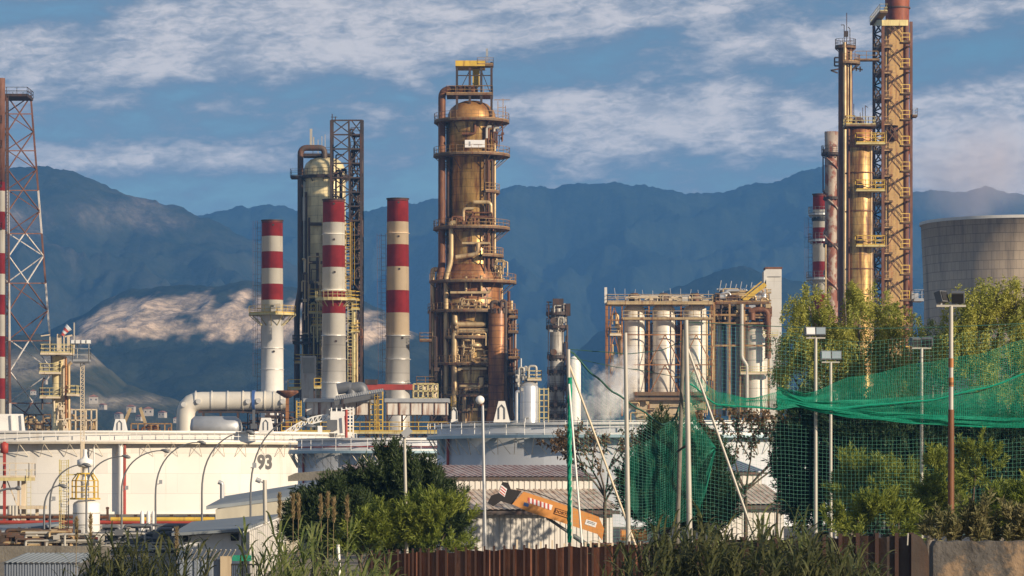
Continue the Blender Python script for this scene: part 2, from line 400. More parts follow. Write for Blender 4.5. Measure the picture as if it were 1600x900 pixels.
leaf_mat('pine_leaf', (.026, .046, .016), (.064, .092, .028), .25)
leaf_mat('pine_dark', (.020, .046, .020), (.045, .078, .028), .25)
leaf_mat('shrub_leaf', (.12, .17, .028), (.27, .30, .050), .38)
leaf_mat('pepper_leaf', (.25, .29, .060), (.50, .47, .105), .42)
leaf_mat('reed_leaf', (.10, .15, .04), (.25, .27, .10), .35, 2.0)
leaf_mat('reed_shaded', (.048, .066, .024), (.14, .14, .058), .3, 2.0)  # darker copy of the reed leaf, shade put into its colour
leaf_mat('reed_straw', (.24, .18, .09), (.36, .27, .14), .25, 3.0)
leaf_mat('brown_leaf', (.105, .062, .030), (.19, .115, .055), .3)
leaf_mat('dry_weed', (.13, .14, .055), (.27, .235, .11), .35)
# ------------------------------------------------------------------ ground, hills, air
rng = random.Random(7)
mat('ground_dirt', (.17, .145, .11), .95, var=.25, vs=.12, dirt=.3, bump=.3, bs=1.5)
mat('asphalt', (.06, .06, .062), .9, var=.2, vs=.3)
b = MB(); b.add([(-3300, -240, 0), (3300, -240, 0), (3300, 5850, 0), (-3300, 5850, 0)], [(0, 1, 2, 3)])
structure(b.build('ground', 'ground_dirt'))
b = MB(); b.add([(-60, 172, .004), (60, 172, .004), (60, 232, .004), (-60, 232, .004)], [(0, 1, 2, 3)])
structure(b.build('service_road', 'asphalt'))

def hill_mat(name, ca, cb, rock, rocky):
    m = bpy.data.materials.new(name); m.use_nodes = True; g = G(m.node_tree)
    n1 = g.noise(g.coord(), .012, 8, .62); n2 = g.noise(g.coord(), .05, 5, .65); n3 = g.noise(g.coord(scale=(1, 1, .45)), .006, 9, .68, .4)
    at = g.node('ShaderNodeAttribute', attribute_name='rock')
    c = g.mix(g.smooth(n1 * .6 + n2 * .4, .36, .64), ca, cb)
    at_e = E(g, at.outputs['Fac'])
    c = g.mix(g.smooth(n3 + at_e * .55 - (1 - rocky) * .3, .48, .92), c, g.mix(g.smooth(g.noise(g.coord(), .11, 6, .7), .35, .65), mul(rock, .55), mul(rock, 1.2)))
    bs = g.node('ShaderNodeBsdfDiffuse'); g.put(bs.inputs[0], c)
    bn = g.node('ShaderNodeBump'); bn.inputs['Strength'].default_value = .6; bn.inputs['Distance'].default_value = 14.0
    g.put(bn.inputs['Height'], g.noise(g.coord(), .022, 8, .68)); m.node_tree.links.new(bn.outputs[0], bs.inputs['Normal'])
    o = g.node('ShaderNodeOutputMaterial')
    m.node_tree.links.new(bs.outputs[0], o.inputs[0]); MATS[name] = m
hill_mat('hill_far', (.010, .017, .013), (.026, .036, .024), (.06, .055, .045), .25)
hill_mat('hill_crag', (.012, .019, .014), (.040, .045, .032), (.30, .24, .20), .62)
hill_mat('hill_quarry', (.012, .018, .013), (.036, .042, .026), (.62, .465, .325), .10)
hill_mat('hill_foot', (.020, .028, .017), (.075, .072, .042), (.26, .22, .16), .40)

def interp(pts, u):
    if u <= pts[0][0]: return pts[0][1]
    for (a, p), (c, q) in zip(pts, pts[1:]):
        if u <= c:
            t = (u - a) / (c - a); t = t * t * (3 - 2 * t) * .5 + t * .5; return p + (q - p) * t
    return pts[-1][1]
def hill(name, m, Yr, Yb, pts, amp, rock_lit_fn=None, nu=360, nt=70, power=1.25, seed=0.0, fine=2.0, f0=1 / 260.0):
    u0, u1 = pts[0][0], pts[-1][0]; vs = []; att = []
    back = 10
    for i in range(nu + 1):
        u = u0 + (u1 - u0) * i / nu; x = X(u, Yr); zr = Z(interp(pts, u), Yr)
        for j in range(nt + back + 1):
            t = j / nt
            if t <= 1: y = Yb + (Yr - Yb) * t; z = zr * t ** power; k = math.sin(math.pi * min(1, t)) * .9 + .10 * t
            else: y = Yr + (j - nt) * 60; z = zr * (1 - .09 * (j - nt)); k = .1
            q = Vector((x * f0 + seed, y * f0 * .7, seed * .37))
            rg = 1 - abs(mnoise.fractal(q, 1.0, 2.1, 5)) * 1.6
            z += amp * k * (rg - .55) + fine * (mnoise.fractal(Vector((x * .03, y * .03, seed)), 1.0, 2.0, 3) + .45 * mnoise.fractal(Vector((x * .13, y * .08, seed)), .8, 2.0, 2)) * (t > .02)
            vs.append((x, y, max(z, .02 if j else -.4)))
            att.append(rock_lit_fn(u, (HY - ((z - H) * F / y))) if rock_lit_fn else 0.0)
    nn = nt + back + 1
    fs = [(i * nn + j, (i + 1) * nn + j, (i + 1) * nn + j + 1, i * nn + j + 1) for i in range(nu) for j in range(nn - 1)]
    me = bpy.data.meshes.new(name); me.from_pydata(vs, [], fs); me.materials.append(MATS[m])
    a = me.attributes.new('rock', 'FLOAT', 'POINT'); a.data.foreach_set('value', att)
    me.polygons.foreach_set('use_smooth', [True] * len(fs)); me.update()
    o = bpy.data.objects.new(name, me); C.objects.link(o); return structure(o)
def ell(u, v, cx, cy, rx, ry): return math.exp(-(((u - cx) / rx) ** 2 + ((v - cy) / ry) ** 2))
hill('mountain', 'hill_far', 4600, 3300, [(-500, 330), (-100, 325), (200, 335), (330, 333), (390, 327), (440, 320), (480, 322), (560, 330), (640, 318), (690, 312), (760, 300), (800, 293),
     (860, 298), (920, 290), (970, 288), (1020, 292), (1060, 298), (1100, 300), (1150, 292), (1200, 290), (1230, 282), (1260, 270), (1290, 262), (1320, 268), (1380, 280), (1430, 290),
     (1500, 296), (1560, 300), (1700, 320), (2100, 360)], 110, seed=3.1, fine=5.0, nu=900)
hill('craggy_hill', 'hill_crag', 3500, 2500, [(-500, 262), (-100, 250), (0, 257), (60, 263), (110, 268), (140, 281), (180, 300), (230, 318), (280, 331), (330, 347), (400, 375), (480, 425), (560, 480), (640, 540), (760, 640)],
     95, lambda u, v: ell(u, v, 200, 335, 90, 48) * .55 + ell(u, v, 60, 340, 70, 40) * .3 + ell(u, v, 290, 350, 50, 30) * .3, seed=9.7, fine=4.0)
hill('spur_hill', 'hill_far', 3000, 2300, [(820, 640), (880, 560), (940, 515), (1000, 476), (1060, 450), (1110, 428), (1150, 413), (1165, 411), (1200, 424), (1260, 440), (1320, 462), (1420, 520), (1600, 600), (2000, 690)],
     36, lambda u, v: ell(u, v, 1165, 418, 60, 10) * .5, seed=5.5, fine=3.0)
def quarry(u, v):
    a = ell(u, v, 250, 495, 115, 48) + ell(u, v, 400, 495, 105, 60) + ell(u, v, 520, 500, 70, 42) + ell(u, v, 170, 515, 45, 28) * .7 + ell(u, v, 600, 520, 60, 30) * .8
    return min(1.0, a * 1.0) + .55 * mnoise.fractal(Vector((u * .035, v * .06, 2.0)), 1.0, 2.0, 4) - ell(u, v, 300, 562, 120, 34) * .8 - ell(u, v, 330, 505, 26, 24) * .5 - ell(u, v, 365, 470, 14, 12) * .4
hill('quarry_hill', 'hill_quarry', 2400, 1850, [(-400, 560), (-100, 535), (60, 525), (125, 492), (165, 466), (205, 454), (260, 449), (330, 446), (385, 438), (400, 442), (470, 450), (540, 460), (590, 482), (640, 515), (680, 538), (760, 580), (900, 625), (1100, 680), (1300, 735)],
     20, quarry, seed=1.3, fine=2.2, power=.9, f0=1 / 150.0)
hill('foot_hill', 'hill_foot', 1800, 1350, [(-400, 540), (-100, 532), (0, 526), (50, 522), (100, 532), (140, 552), (172, 578), (200, 602), (260, 622), (330, 650), (420, 690), (520, 728), (600, 738)],
     16, lambda u, v: ell(u, v, 130, 562, 60, 22) * .9 + ell(u, v, 50, 575, 60, 30) * .7 + ell(u, v, 215, 628, 60, 16) * .8 + .3 * mnoise.fractal(Vector((u * .03, v * .05, 4.0)), 1.0, 2.0, 4), seed=6.2, fine=1.6, f0=1 / 120.0)  # pale patches also paint in the sunlit bands of this slope
# small houses scattered on the foot of the hill
spots = [(232, 641, 1.2), (205, 637, 1.0), (254, 646, .9), (146, 622, 1.2), (161, 634, .8), (52, 612, .7), (108, 640, .8), (186, 648, .9), (276, 655, .8), (218, 652, .8), (300, 663, .7), (70, 596, .6)]
hproto = None
for i, (px, py, sc) in enumerate(spots):
    Yh = 1420.0
    loc = Vector((X(px, Yh), Yh, Z(py + 5 * sc, Yh)))
    if hproto is None:
        hproto = thing('hillside_house', 'small pale house with low tiled roof at the foot of the left hill', 'house', loc, 'houses at the foot of the left hill')
        b = MB(); b.box(loc + Vector((0, 0, 1.5)), (9, 8, 7)); b.build('wall', 'house_wall', hproto)
        b = MB(); a0 = loc + Vector((0, 0, 5)); b.prism([a0 + Vector((-5.2, -4.8, 0)), a0 + Vector((5.2, -4.8, 0)), a0 + Vector((0, -4.8, 2.2))], (0, 9.6, 0)); b.build('roof', 'house_roof', hproto)
        b = MB()
        for q in (-2.4, 2.4): b.box(loc + Vector((q, -4.02, 2.2)), (1.2, .1, 1.6))
        b.build('window', 'black', hproto); hproto.scale = (sc * .38,) * 3
    else:
        h2 = copy_tree(hproto); h2.location = loc; h2.scale = (sc * .38,) * 3; h2.rotation_euler = (0, 0, rng.uniform(-.5, .5))

# the air between here and the hills
m = bpy.data.materials.new('haze_air'); m.use_nodes = True; g = G(m.node_tree)
pv = g.node('ShaderNodeVolumePrincipled'); pv.inputs['Density'].default_value = HAZE_DENSITY; pv.inputs['Color'].default_value = (*HAZE_COLOR, 1); pv.inputs['Anisotropy'].default_value = 0.0
o_ = g.node('ShaderNodeOutputMaterial'); m.node_tree.links.new(pv.outputs[0], o_.inputs['Volume']); MATS['haze_air'] = m
b = MB(); b.box((0, 2805, 244), (6800, 6190, 490)); hz = b.build('haze', 'haze_air'); hz['kind'] = 'stuff'
def steam(name, c, rad, dens, scale, col=(.95, .95, .95), lo=.40, hi=.75):
    m = bpy.data.materials.new(name); m.use_nodes = True; g = G(m.node_tree)
    x, y, z = g.xyz(g.coord())
    r2 = g.math('SQRT', x * x / rad[0] ** 2 + y * y / rad[1] ** 2 + z * z / rad[2] ** 2)
    n = g.noise(g.coord(), scale, 5, .6, .4)
    d = g.smooth((1 - r2) * .7 + n * 1.3 - .42, lo, hi) * g.smooth(1 - r2, .0, .25) * dens
    pv = g.node('ShaderNodeVolumePrincipled'); g.put(pv.inputs['Density'], d); pv.inputs['Color'].default_value = (*col, 1); pv.inputs['Anisotropy'].default_value = 0.0
    o_ = g.node('ShaderNodeOutputMaterial'); m.node_tree.links.new(pv.outputs[0], o_.inputs['Volume'])
    b = MB(); b.lathe((0, 0, 0), [(max(1e-3, math.sin(math.pi * i / 12)), -math.cos(math.pi * i / 12)) for i in range(13)], 24)
    b.v = [(q[0] * rad[0], q[1] * rad[1], q[2] * rad[2]) for q in b.v]
    o = b.build('steam', m, None, (0, 0, 0)); o.location = c; o['kind'] = 'stuff'
for i, (px, py, rx, ry, dn_) in enumerate(((952, 628, 40, 40, 1.6), (972, 592, 34, 44, 1.3), (925, 640, 34, 30, 1.1), (900, 636, 26, 34, .7), (985, 560, 24, 34, .8), (940, 600, 30, 34, .8))):
    steam('steam_white_%d' % i, P(px, py, 423 + i * .6), (S(rx * 1.35, 423), 2.6, S(ry * 1.35, 423)), dn_, .75, (.998, .998, .998), lo=.50, hi=.86)
steam('steam_tower', P(1540, 262, 660), (S(170, 660), 14, S(120, 660)), .07, .07, (.90, .84, .90), lo=.30, hi=1.0)
# ------------------------------------------------------------------ storage tanks
def tank(name, label, px, D, Rr, ztop, zg, gw, m, mg, npost, arc=(185, 355)):
    c = Vector((X(px, D), D, 0)); t = thing(name, label, 'storage tank', c)
    b = MB(); b.lathe(c, [(Rr + .25, 0), (Rr + .25, .25), (Rr, .25), (Rr, ztop), (Rr - .25, ztop), (Rr - .25, ztop - 1.2), (.01, ztop - 1.0)], 160); b.build('shell', m, t)
    b = MB(); b.lathe(c, [(Rr + .01, zg), (Rr + gw, zg), (Rr + gw, zg - .22), (Rr + .01, zg - .16)], 160, smooth=False, closed=True); gd = b.build('wind_girder', mg, t)
    b = MB(); b.rail(ring_pts(c, Rr + gw - .08, zg, arc[0], arc[1], npost), 1.05, .05, 9); b.build('railing', 'white_paint', gd)
    b = MB(); b.lathe(c, [(Rr + .01, ztop), (Rr + .14, ztop), (Rr + .14, ztop - .2), (Rr + .01, ztop - .2)], 160, smooth=False, closed=True); b.build('top_ring', 'white_paint', t)
    n = 30; br = None
    for i in range(n):
        a = R(arc[0] + (arc[1] - arc[0]) * (i + .5) / n)
        if br is None:
            b = MB(); q = Vector((Rr, 0, zg - .2))
            b.bar(q + Vector((gw * .95, 0, 0)), q + Vector((.05, .65, -1.25)), .045); b.bar(q + Vector((gw * .95, 0, 0)), q + Vector((.05, -.65, -1.25)), .045)
            br = b.build('bracket', 'beige_pipe', gd, None); br.data.transform(Matrix.Translation(c)); o = br
        else: o = br.copy(); C.objects.link(o); o.parent = gd
        o.rotation_euler = (0, 0, a)
    return t, c
def on_tank(c, Rr, px, off=0.0):                       # the point of the tank's near face that photo column px meets
    k = (px - CX) / F; dx_, dy_ = k, 1.0; bb = dx_ * -c.x + dy_ * -c.y; aa = dx_ * dx_ + 1; cc = c.x ** 2 + c.y ** 2 - (Rr + off) ** 2
    y = (-bb - math.sqrt(max(0, bb * bb - aa * cc))) / aa
    return Vector((k * y, y, 0))
t93, c93 = tank('storage_tank', 'huge sunlit cream storage tank painted with the number 93', 180, 340, 25.0, Z(673, 316), Z(690, 315.5), .95, 'tank_white', 'beige_pipe', 58)
tmid, cmid = tank('storage_tank', 'small shaded white storage tank between tank 93 and the wide shaded tank', 636, 284.7, 9.7, Z(684, 275), Z(704, 274), .85, 'tank_shaded', 'pale_blue_steel', 20)
tgr, cgr = tank('storage_tank', 'wide shaded storage tank behind the long rusty shed and the netting', 1010, 256.8, 16.8, Z(659, 240), Z(679, 240), .85, 'tank_shaded', 'pale_blue_steel', 30)
# number painted on the tank
vs, fs = text_mesh('93', 1.95, .085); b = MB(); ctr = on_tank(c93, 25.0, 414); a0 = math.atan2(ctr.y - c93.y, ctr.x - c93.x)
b.add([(c93.x + (25.02 + v.z) * math.cos(a0 + v.x / 25), c93.y + (25.02 + v.z) * math.sin(a0 + v.x / 25), Z(723, ctr.y) + v.y) for v in vs], fs); b.build('number', 'letter_grey', t93)
# pipes up the tanks
def tank_pipe(t, c, Rr, px, y0, y1, r, m, name='pipe', off=.5):
    p = on_tank(c, Rr, px, off); b = MB(); b.tube([(p.x, p.y, Z(y0, p.y)), (p.x, p.y, Z(y1, p.y))], r, 10); b.build(name, m, t)
tank_pipe(t93, c93, 25, 194.5, 694, 806, .16, 'red_paint'); tank_pipe(t93, c93, 25, 188.5, 694, 806, .26, 'white_paint'); tank_pipe(t93, c93, 25, 147, 694, 806, .06, 'white_paint')
tank_pipe(tmid, cmid, 9.7, 474, 706, 812, .10, 'red_paint', off=.15); tank_pipe(tgr, cgr, 16.8, 700, 682, 812, .12, 'red_paint', off=.2)
def bent(t, pts, r, m, name='drain_pipe'):
    b = MB(); b.pipe([Vector(p) for p in pts], r); b.build(name, m, t)
bent(tgr, [P(689, 683, 252), P(689, 706, 252), P(699, 716, 252), P(699, 800, 252)], .2, 'pale_blue_steel')
bent(tmid, [P(459, 707, 284), P(459, 720, 284), P(475, 735, 284)], .12, 'pale_blue_steel')
bent(tmid, [P(541, 684, 276), P(541, 640, 276)], .12, 'red_paint')
b = MB(); b.tube(ring_pts(cmid, 10.0, Z(698, 275), 185, 355, 30), .07, 6); b.build('fire_pipe', 'red_paint', tmid)
# hooded gauge housings standing on the tank rims
def hood(t, px, y0, y1, w0, w1, Y, m='white_paint', slot=True):
    b = MB(); a, c_ = S(w0, Y) / 2, S(w1, Y) / 2; x = X(px, Y); z0, z1 = Z(y1, Y), Z(y0, Y)
    b.hexa([(x - a, Y - .6, z0), (x + a, Y - .6, z0), (x + a, Y + .6, z0), (x - a, Y + .6, z0), (x - c_, Y - .6, z1), (x + c_, Y - .6, z1), (x + c_, Y + .6, z1), (x - c_, Y + .6, z1)])
    o = b.build('gauge_hood', m, t)
    if slot:
        b = MB(); zz = z0 + (z1 - z0) * .48; b.tube([(x - .22, Y - .63, z0 + .25), (x - .22, Y - .63, zz + .3), (x, Y - .63, zz + .55), (x + .22, Y - .63, zz + .3), (x + .22, Y - .63, z0 + .25)], .05, 6); b.build('slot_frame', 'lamp_grey', o)
hood(t93, 188, 655, 676, 22, 13, 318); hood(t93, 416, 653, 676, 23, 14, 318); hood(t93, 8, 647, 680, 62, 54, 318, slot=False)
hood(tgr, 710, 637, 660, 11, 5, 246); hood(tgr, 784, 627, 660, 26, 10, 243)
for px in (20, 36):
    b = MB(); b.bar(P(px, 680, 317.2), P(px - 2, 648, 317.2), .12); b.build('rib', 'white_paint', t93)
# access tower and rolling ladder on the rim of tank 93
t = thing('access_stair', 'white access tower with box cabin and a rolling ladder on the rim of tank 93', 'access tower', P(540, 684, 331))
Y = 331
b = MB(); b.box(P(529, 660, Y), (S(24, Y), 1.6, S(34, Y))); b.build('cabin', 'white_paint', t)
b = MB(); b.box(P(519, 664, Y - .9), (S(16, Y), .6, S(16, Y))); b.build('control_box', 'lamp_grey', t)
b = MB()
for px in (541, 547, 552): b.bar(P(px, 684, Y), P(px, 636, Y), .12)
for k in range(9): b.bar(P(541, 638 + k * 5.4, Y), P(552, 638 + k * 5.4, Y), .1)
b.build('ladder', 'white_paint', t)
b = MB()
for k in range(3): b.bar(P(516, 640 - k * 0, Y), P(516 + 9 * k, 640, Y), .1); b.bar(P(518 + 8 * k, 655, Y), P(518 + 8 * k, 637, Y), .11)
b.bar(P(514, 648, Y), P(540, 648, Y), .12); b.bar(P(514, 640, Y), P(546, 640, Y), .1); b.build('railing', 'white_paint', t)
b = MB(); b.bar(P(541, 684, Y - 1.2), P(539, 650, Y - 1.2), .14); b.build('fire_pipe', 'red_paint', t)
b = MB(); prev = None
for k in range(13):
    u = k / 12; lo = P(432 + 86 * u, 690 - 34 * math.sin(u * 1.5), Y); hi = P(434 + 84 * u, 682 - 34 * math.sin(u * 1.45) - 3 * math.sin(math.pi * u), Y)
    if prev: b.bar(prev[0], lo, .15); b.bar(prev[1], hi, .12); b.bar(prev[0], hi, .08)
    b.bar(lo, hi, .09); prev = (lo, hi)
b.build('rolling_ladder', 'white_paint', t)
b = MB(); b.lathe(P(484, 666, Y), [(.01, .25), (.3, .22), (.75, 0), (.75, -.12), (.01, -.12)], 16); b.build('lamp_head', 'lamp_grey', t)
b = MB(); b.box(P(500, 671, Y - 1.0), (S(7, Y), .08, S(11, Y))); b.build('sign_plate', 'sign_white', t)

# ------------------------------------------------------------------ chimneys
def chimney(name, label, px, Y, top, bot, r0, r1, bands, cat='chimney', n=40):
    c = Vector((X(px, Y), Y, 0)); t = thing(name, label, cat, c); k = Y / F
    bands = [(bands[0][0], bands[0][0] + 5, 'stack_soot'), (bands[0][0] + 5, bands[0][1], bands[0][2])] + bands[1:]
    names = []
    prof = []
    for (ya, yb, m) in bands:
        if m not in names: names.append(m)
        for yy in (ya, yb):
            r = (r0 + (r1 - r0) * (yy - top) / (bot - top)) * k; prof.append((r, Z(yy, Y), names.index(m)))
    prof2 = [((r0 - 2) * k, Z(top + 14, Y), 0), ((r0 - 2) * k, Z(top, Y), 0)] + prof + [(r1 * k, 0.0, len(names) - 1)]
    b = MB(); b.lathe(c, prof2, n); b.build('flue', names, t)
    b = MB(); b.lathe(c, [(r0 * k + .01, Z(top, Y)), (r0 * k + .12, Z(top, Y)), (r0 * k + .12, Z(top + 1.6, Y)), (r0 * k + .01, Z(top + 1.6, Y))], n, smooth=False, closed=True); b.build('top_rim', 'dark_steel', t)
    return t, c, k
def flange(t, c, Y, py, r, m='stack_steel', h=1.2):
    b = MB(); b.lathe(c, [(r, Z(py, Y)), (r + .12, Z(py, Y)), (r + .12, Z(py + h, Y)), (r, Z(py + h, Y))], 40, smooth=False, closed=True); b.build('flange', m, t)
def port(t, px, py, Y, r):
    b = MB(); b.tube([P(px, py, Y - r - .25), P(px, py, Y - r + .5)], .16, 8); b.build('inspection_port', 'dark_steel', t)
RD, WH, CR, ST = 'stack_red', 'stack_white', 'stack_cream', 'stack_steel'
Y = 452
t, c, k = chimney('chimney', 'shortest red and white banded chimney, with a yellow platform, left of the grey column', 425.5, Y, 344, 612, 16.3, 17.6,
    [(344, 369.5, RD), (369.5, 393.5, WH), (393.5, 419.7, RD), (419.7, 444, WH), (444, 469, RD), (469, 494, WH), (494, 612, 'white_paint')])
ring_platform(t, c, Z(490, Y), 1.5, 3.35, m='pale_yellow', mr='yellow_paint', n=24)
for py in (544, 577): flange(t, c, Y, py, 17.1 * k)
port(t, 427, 351, Y, 1.3); port(t, 428, 549, Y, 1.45)
b = MB(); b.ladder(P(405, 612, Y), P(405, 345, Y), .55, cage=(-1, 0, 0), hoop=1.6, step=.6); b.build('ladder', 'mast_rust', t)
b = MB(); b.box(P(433, 480, Y - 2), (.9, .5, 1.0)); b.box(P(427, 484, Y - 2.2), (.6, .4, .7)); b.build('instrument_box', 'pale_steel', t)
Y = 440
t, c, k = chimney('chimney', 'red and white banded chimney standing in front of the grey lattice column', 521.5, Y, 311.5, 625, 17.0, 19.5,
    [(311.5, 348, RD), (348, 384, WH), (384, 418, RD), (418, 453, WH), (453, 456, WH), (456, 467, RD), (467, 490, RD), (490, 524, WH), (524, 625, ST)])
ring_platform(t, c, Z(467, Y), 1.55, 2.55, m='pale_yellow', mr='pale_yellow', n=24)
deck(t, X(536, Y), X(556, Y), Y - 1.6, Y + .4, Z(467, Y), 'pale_yellow', 'yellow_paint')
flange(t, c, Y, 366, 17.4 * k, 'stack_white', .7); flange(t, c, Y, 453, 18.2 * k, 'stack_white', 2); flange(t, c, Y, 524, 18.6 * k); flange(t, c, Y, 561, 18.9 * k); flange(t, c, Y, 598, 19.2 * k)
port(t, 522, 318, Y, 1.4); port(t, 522, 374, Y, 1.4); port(t, 523, 425, Y, 1.5); port(t, 525, 533, Y, 1.5)
b = MB(); b.ladder(P(544, 470, Y), P(544, 347, Y), .6, cage=(1, 0, 0), hoop=1.0, t=.07); b.build('ladder', 'yellow_paint', t)
b = MB(); b.ladder(P(547, 612, Y), P(547, 470, Y), .6, cage=(1, 0, 0), hoop=1.0, t=.07); b.build('ladder', 'pale_yellow', t)
Y = 448
t, c, k = chimney('chimney', 'red and cream banded chimney alone between the lattice tower and the largest rusty column', 621.5, Y, 310, 640, 16.6, 19.2,
    [(310, 347, RD), (347, 382.5, CR), (382.5, 417, RD), (417, 454, CR), (454, 489, RD), (489, 524, CR), (524, 640, ST)])
flange(t, c, Y, 364.5, 17.0 * k, 'stack_cream', .7)
for py in (524, 561, 598): flange(t, c, Y, py, (17 + (py - 364) * .009) * k + .04)
port(t, 623, 316, Y, 1.3); port(t, 623, 369, Y, 1.4); port(t, 624, 420, Y, 1.4); port(t, 629, 528, Y, 1.4)
b = MB(); b.ladder(P(601.5, 625, Y), P(599, 365, Y), .6, cage=(-1, 0, 0), hoop=1.6, step=.6); b.build('ladder', 'mast_rust', t)
Y = 520
t, c, k = chimney('chimney', 'red and white banded chimney with grey ring platforms behind the thin rusty stack', 1281.5, Y, 303, 640, 11.3, 12.5,
    [(303, 328, RD), (328, 347, WH), (347, 356, WH), (356, 381, RD), (381, 409, WH), (409, 434, RD), (434, 460, WH), (460, 520, RD), (520, 640, WH)])
for py, r in ((334, 1.95), (375, 1.9), (435, 2.3)): ring_platform(t, c, Z(py, Y), 1.2, r, m='galvanised', mr='lamp_grey', n=18)
b = MB(); b.ladder(P(1266, 500, Y), P(1266, 340, Y), .6, cage=(-1, 0, 0), hoop=1.6, step=.6); b.build('ladder', 'mast_rust', t)
b = MB()
for i in range(14): a = R(180 + i * 180 / 13); b.box((c.x + 1.22 * math.cos(a), c.y + 1.22 * math.sin(a), Z(343, Y)), (.28, .28, .6), a)
b.build('vent_ring', 'black', t)

# ------------------------------------------------------------------ cooling tower
Y = 620; kx = Y / F; c = Vector((X(1590, Y), Y, 0)); t = thing('cooling_tower', 'broad weathered concrete cooling tower at the right edge', 'cooling tower', c)
prof = [(352, 150), (352, 150), (420, 147), (480, 145), (540, 146), (600, 151), (680, 165), (760, 184), (772, 188)]
b = MB(); b.lathe(c, [((150 - 5) * kx, Z(420, Y)), ((150 - 5) * kx, Z(352, Y))] + [(r * kx, Z(y, Y)) for y, r in prof], 120); b.build('shell', 'tower_concrete', t)
b = MB(); b.lathe(c, [(149 * kx, Z(347.5, Y)), (152.5 * kx, Z(347.5, Y)), (152.5 * kx, Z(352, Y)), (149 * kx, Z(352, Y))], 120, smooth=False, closed=True); b.build('rim', 'concrete_light', t)
# ------------------------------------------------------------------ process columns
def vpipe(t, pts, r, m, Y, dy=0.0, name='pipe', n=10):   # pts in photo columns/rows at depth Y (+dy)
    b = MB(); q = []
    for p in pts: q.append(P(p[0], p[1], Y + dy + (p[2] if len(p) > 2 else 0)))
    b.pipe(q, r, n=n); return b.build(name, m, t)
def clutter(t, name, m, x0, x1, y0, y1, Y0, Y1, n, seed, r=(.05, .14)):   # small-bore pipework in a volume
    g_ = random.Random(seed); b = MB()
    for i in range(n):
        Y = g_.uniform(Y0, Y1); x = g_.uniform(x0, x1); y = g_.uniform(y0, y1); h = g_.uniform(.15, .55) * (y1 - y0); wd = g_.uniform(.1, .5) * (x1 - x0)
        p = [P(x, min(y1, y + h), Y), P(x, y, Y), P(min(x1, max(x0, x + g_.choice((-1, 1)) * wd)), y, Y)]
        if g_.random() < .5: p.append(p[-1] + Vector((0, 0, -g_.uniform(.5, 2.0))))
        b.pipe(p, g_.uniform(*r), n=6)
        if g_.random() < .5: b.box(P(x, y + h * .5, Y), (r[1] * 3.4, r[1] * 3.4, r[1] * 2.6))
    return b.build(name, m, t)
# the large rusty column
Y = 450; k = Y / F; cx = 737; c = Vector((X(cx, Y), Y, 0))
t = main = thing('distillation_column', 'tallest, widest rust and gold column, ringed by platforms, with a yellow frame on top', 'process column', c)
pr = [(33.5, 247), (33.5, 372), (33.5, 412), (36, 416), (50, 446), (50, 660)]
b = MB(); b.lathe(c, [(r * k, Z(y, Y)) for y, r in [(157, .1), (158.5, 12), (163, 24), (170, 32.5), (178, 36.5), (186, 38), (247, 38), (248, 33.5), (414, 33.5), (444, 49), (660, 49)]] + [(49 * k, 0)], 56)
b.build('shell', 'column_gold', t)
b = MB(); b.lathe(c, [(r * k + .03, Z(y, Y)) for y, r in [(414, 33.5), (444, 49), (470, 49)]], 56); b.build('cone_skirt', 'column_rust', t)
b = MB(); b.lathe(c, [(r * k + .03, Z(y, Y)) for y, r in [(157, .1), (158.5, 12), (163, 24), (170, 32.5), (178, 36.5), (187, 38)]], 56); b.build('dome', 'column_dome', t)
for py in (476, 545, 600, 640):
    b = MB(); b.lathe(c, [(49 * k, Z(py, Y)), (50.5 * k, Z(py, Y)), (50.5 * k, Z(py + 3, Y)), (49 * k, Z(py + 3, Y))], 56, smooth=False, closed=True); b.build('stiffener_ring', 'column_rust', t)
ring_platform(t, c, Z(190, Y), 38 * k, 59 * k, n=32); ring_platform(t, c, Z(243, Y), 34 * k, 60 * k, n=32); ring_platform(t, c, Z(357, Y), 34 * k, 60 * k, n=32)
ring_platform(t, c, Z(300, Y), 34 * k, 44 * k, 300, 420, n=12); ring_platform(t, c, Z(400, Y), 34 * k, 50 * k, 290, 400, n=14); ring_platform(t, c, Z(528, Y), 49 * k, 64 * k, 230, 372, n=20); ring_platform(t, c, Z(618, Y), 49 * k, 62 * k, 200, 300, n=16)
ring_platform(t, c, Z(441, Y), 50 * k, 70 * k, 200, 372, n=24); ring_platform(t, c, Z(487, Y), 49 * k, 69 * k, 180, 372, n=24); ring_platform(t, c, Z(569, Y), 49 * k, 66 * k, 178, 300, n=20)
# the frame on top
d = 2.6
deck(t, X(698, Y), X(770, Y), Y - d, Y + d, Z(149, Y)); deck(t, X(746, Y), X(771, Y), Y - d, Y - .5, Z(104, Y), rh=.9)
b = MB()
for px in (714, 734, 752, 768):
    for q in (-2.3, 2.3): b.bar(P(px, 182 if px in (714, 768) else 162, Y + q), P(px, 106 if px < 760 else 97, Y + q), .32)
for py in (118, 134): b.bar(P(714, py, Y - 2.3), P(768, py, Y - 2.3), .14); b.bar(P(714, py, Y + 2.3), P(768, py, Y + 2.3), .14)
b.bar(P(714, 150, Y - 2.3), P(734, 110, Y - 2.3), .1); b.bar(P(752, 110, Y - 2.3), P(768, 150, Y - 2.3), .1)
b.build('top_frame', 'dark_steel', t)
b = MB(); b.box(P(735, 102.5, Y), (S(46, Y), 5.2, S(8.5, Y))); b.build('top_beam', 'yellow_paint', t)
b = MB(); b.box(P(744, 122, Y), (S(11, Y), 1.2, S(27, Y))); b.box(P(737, 136, Y), (S(20, Y), 1.0, S(3, Y))); b.build('hoist', 'yellow_paint', t)
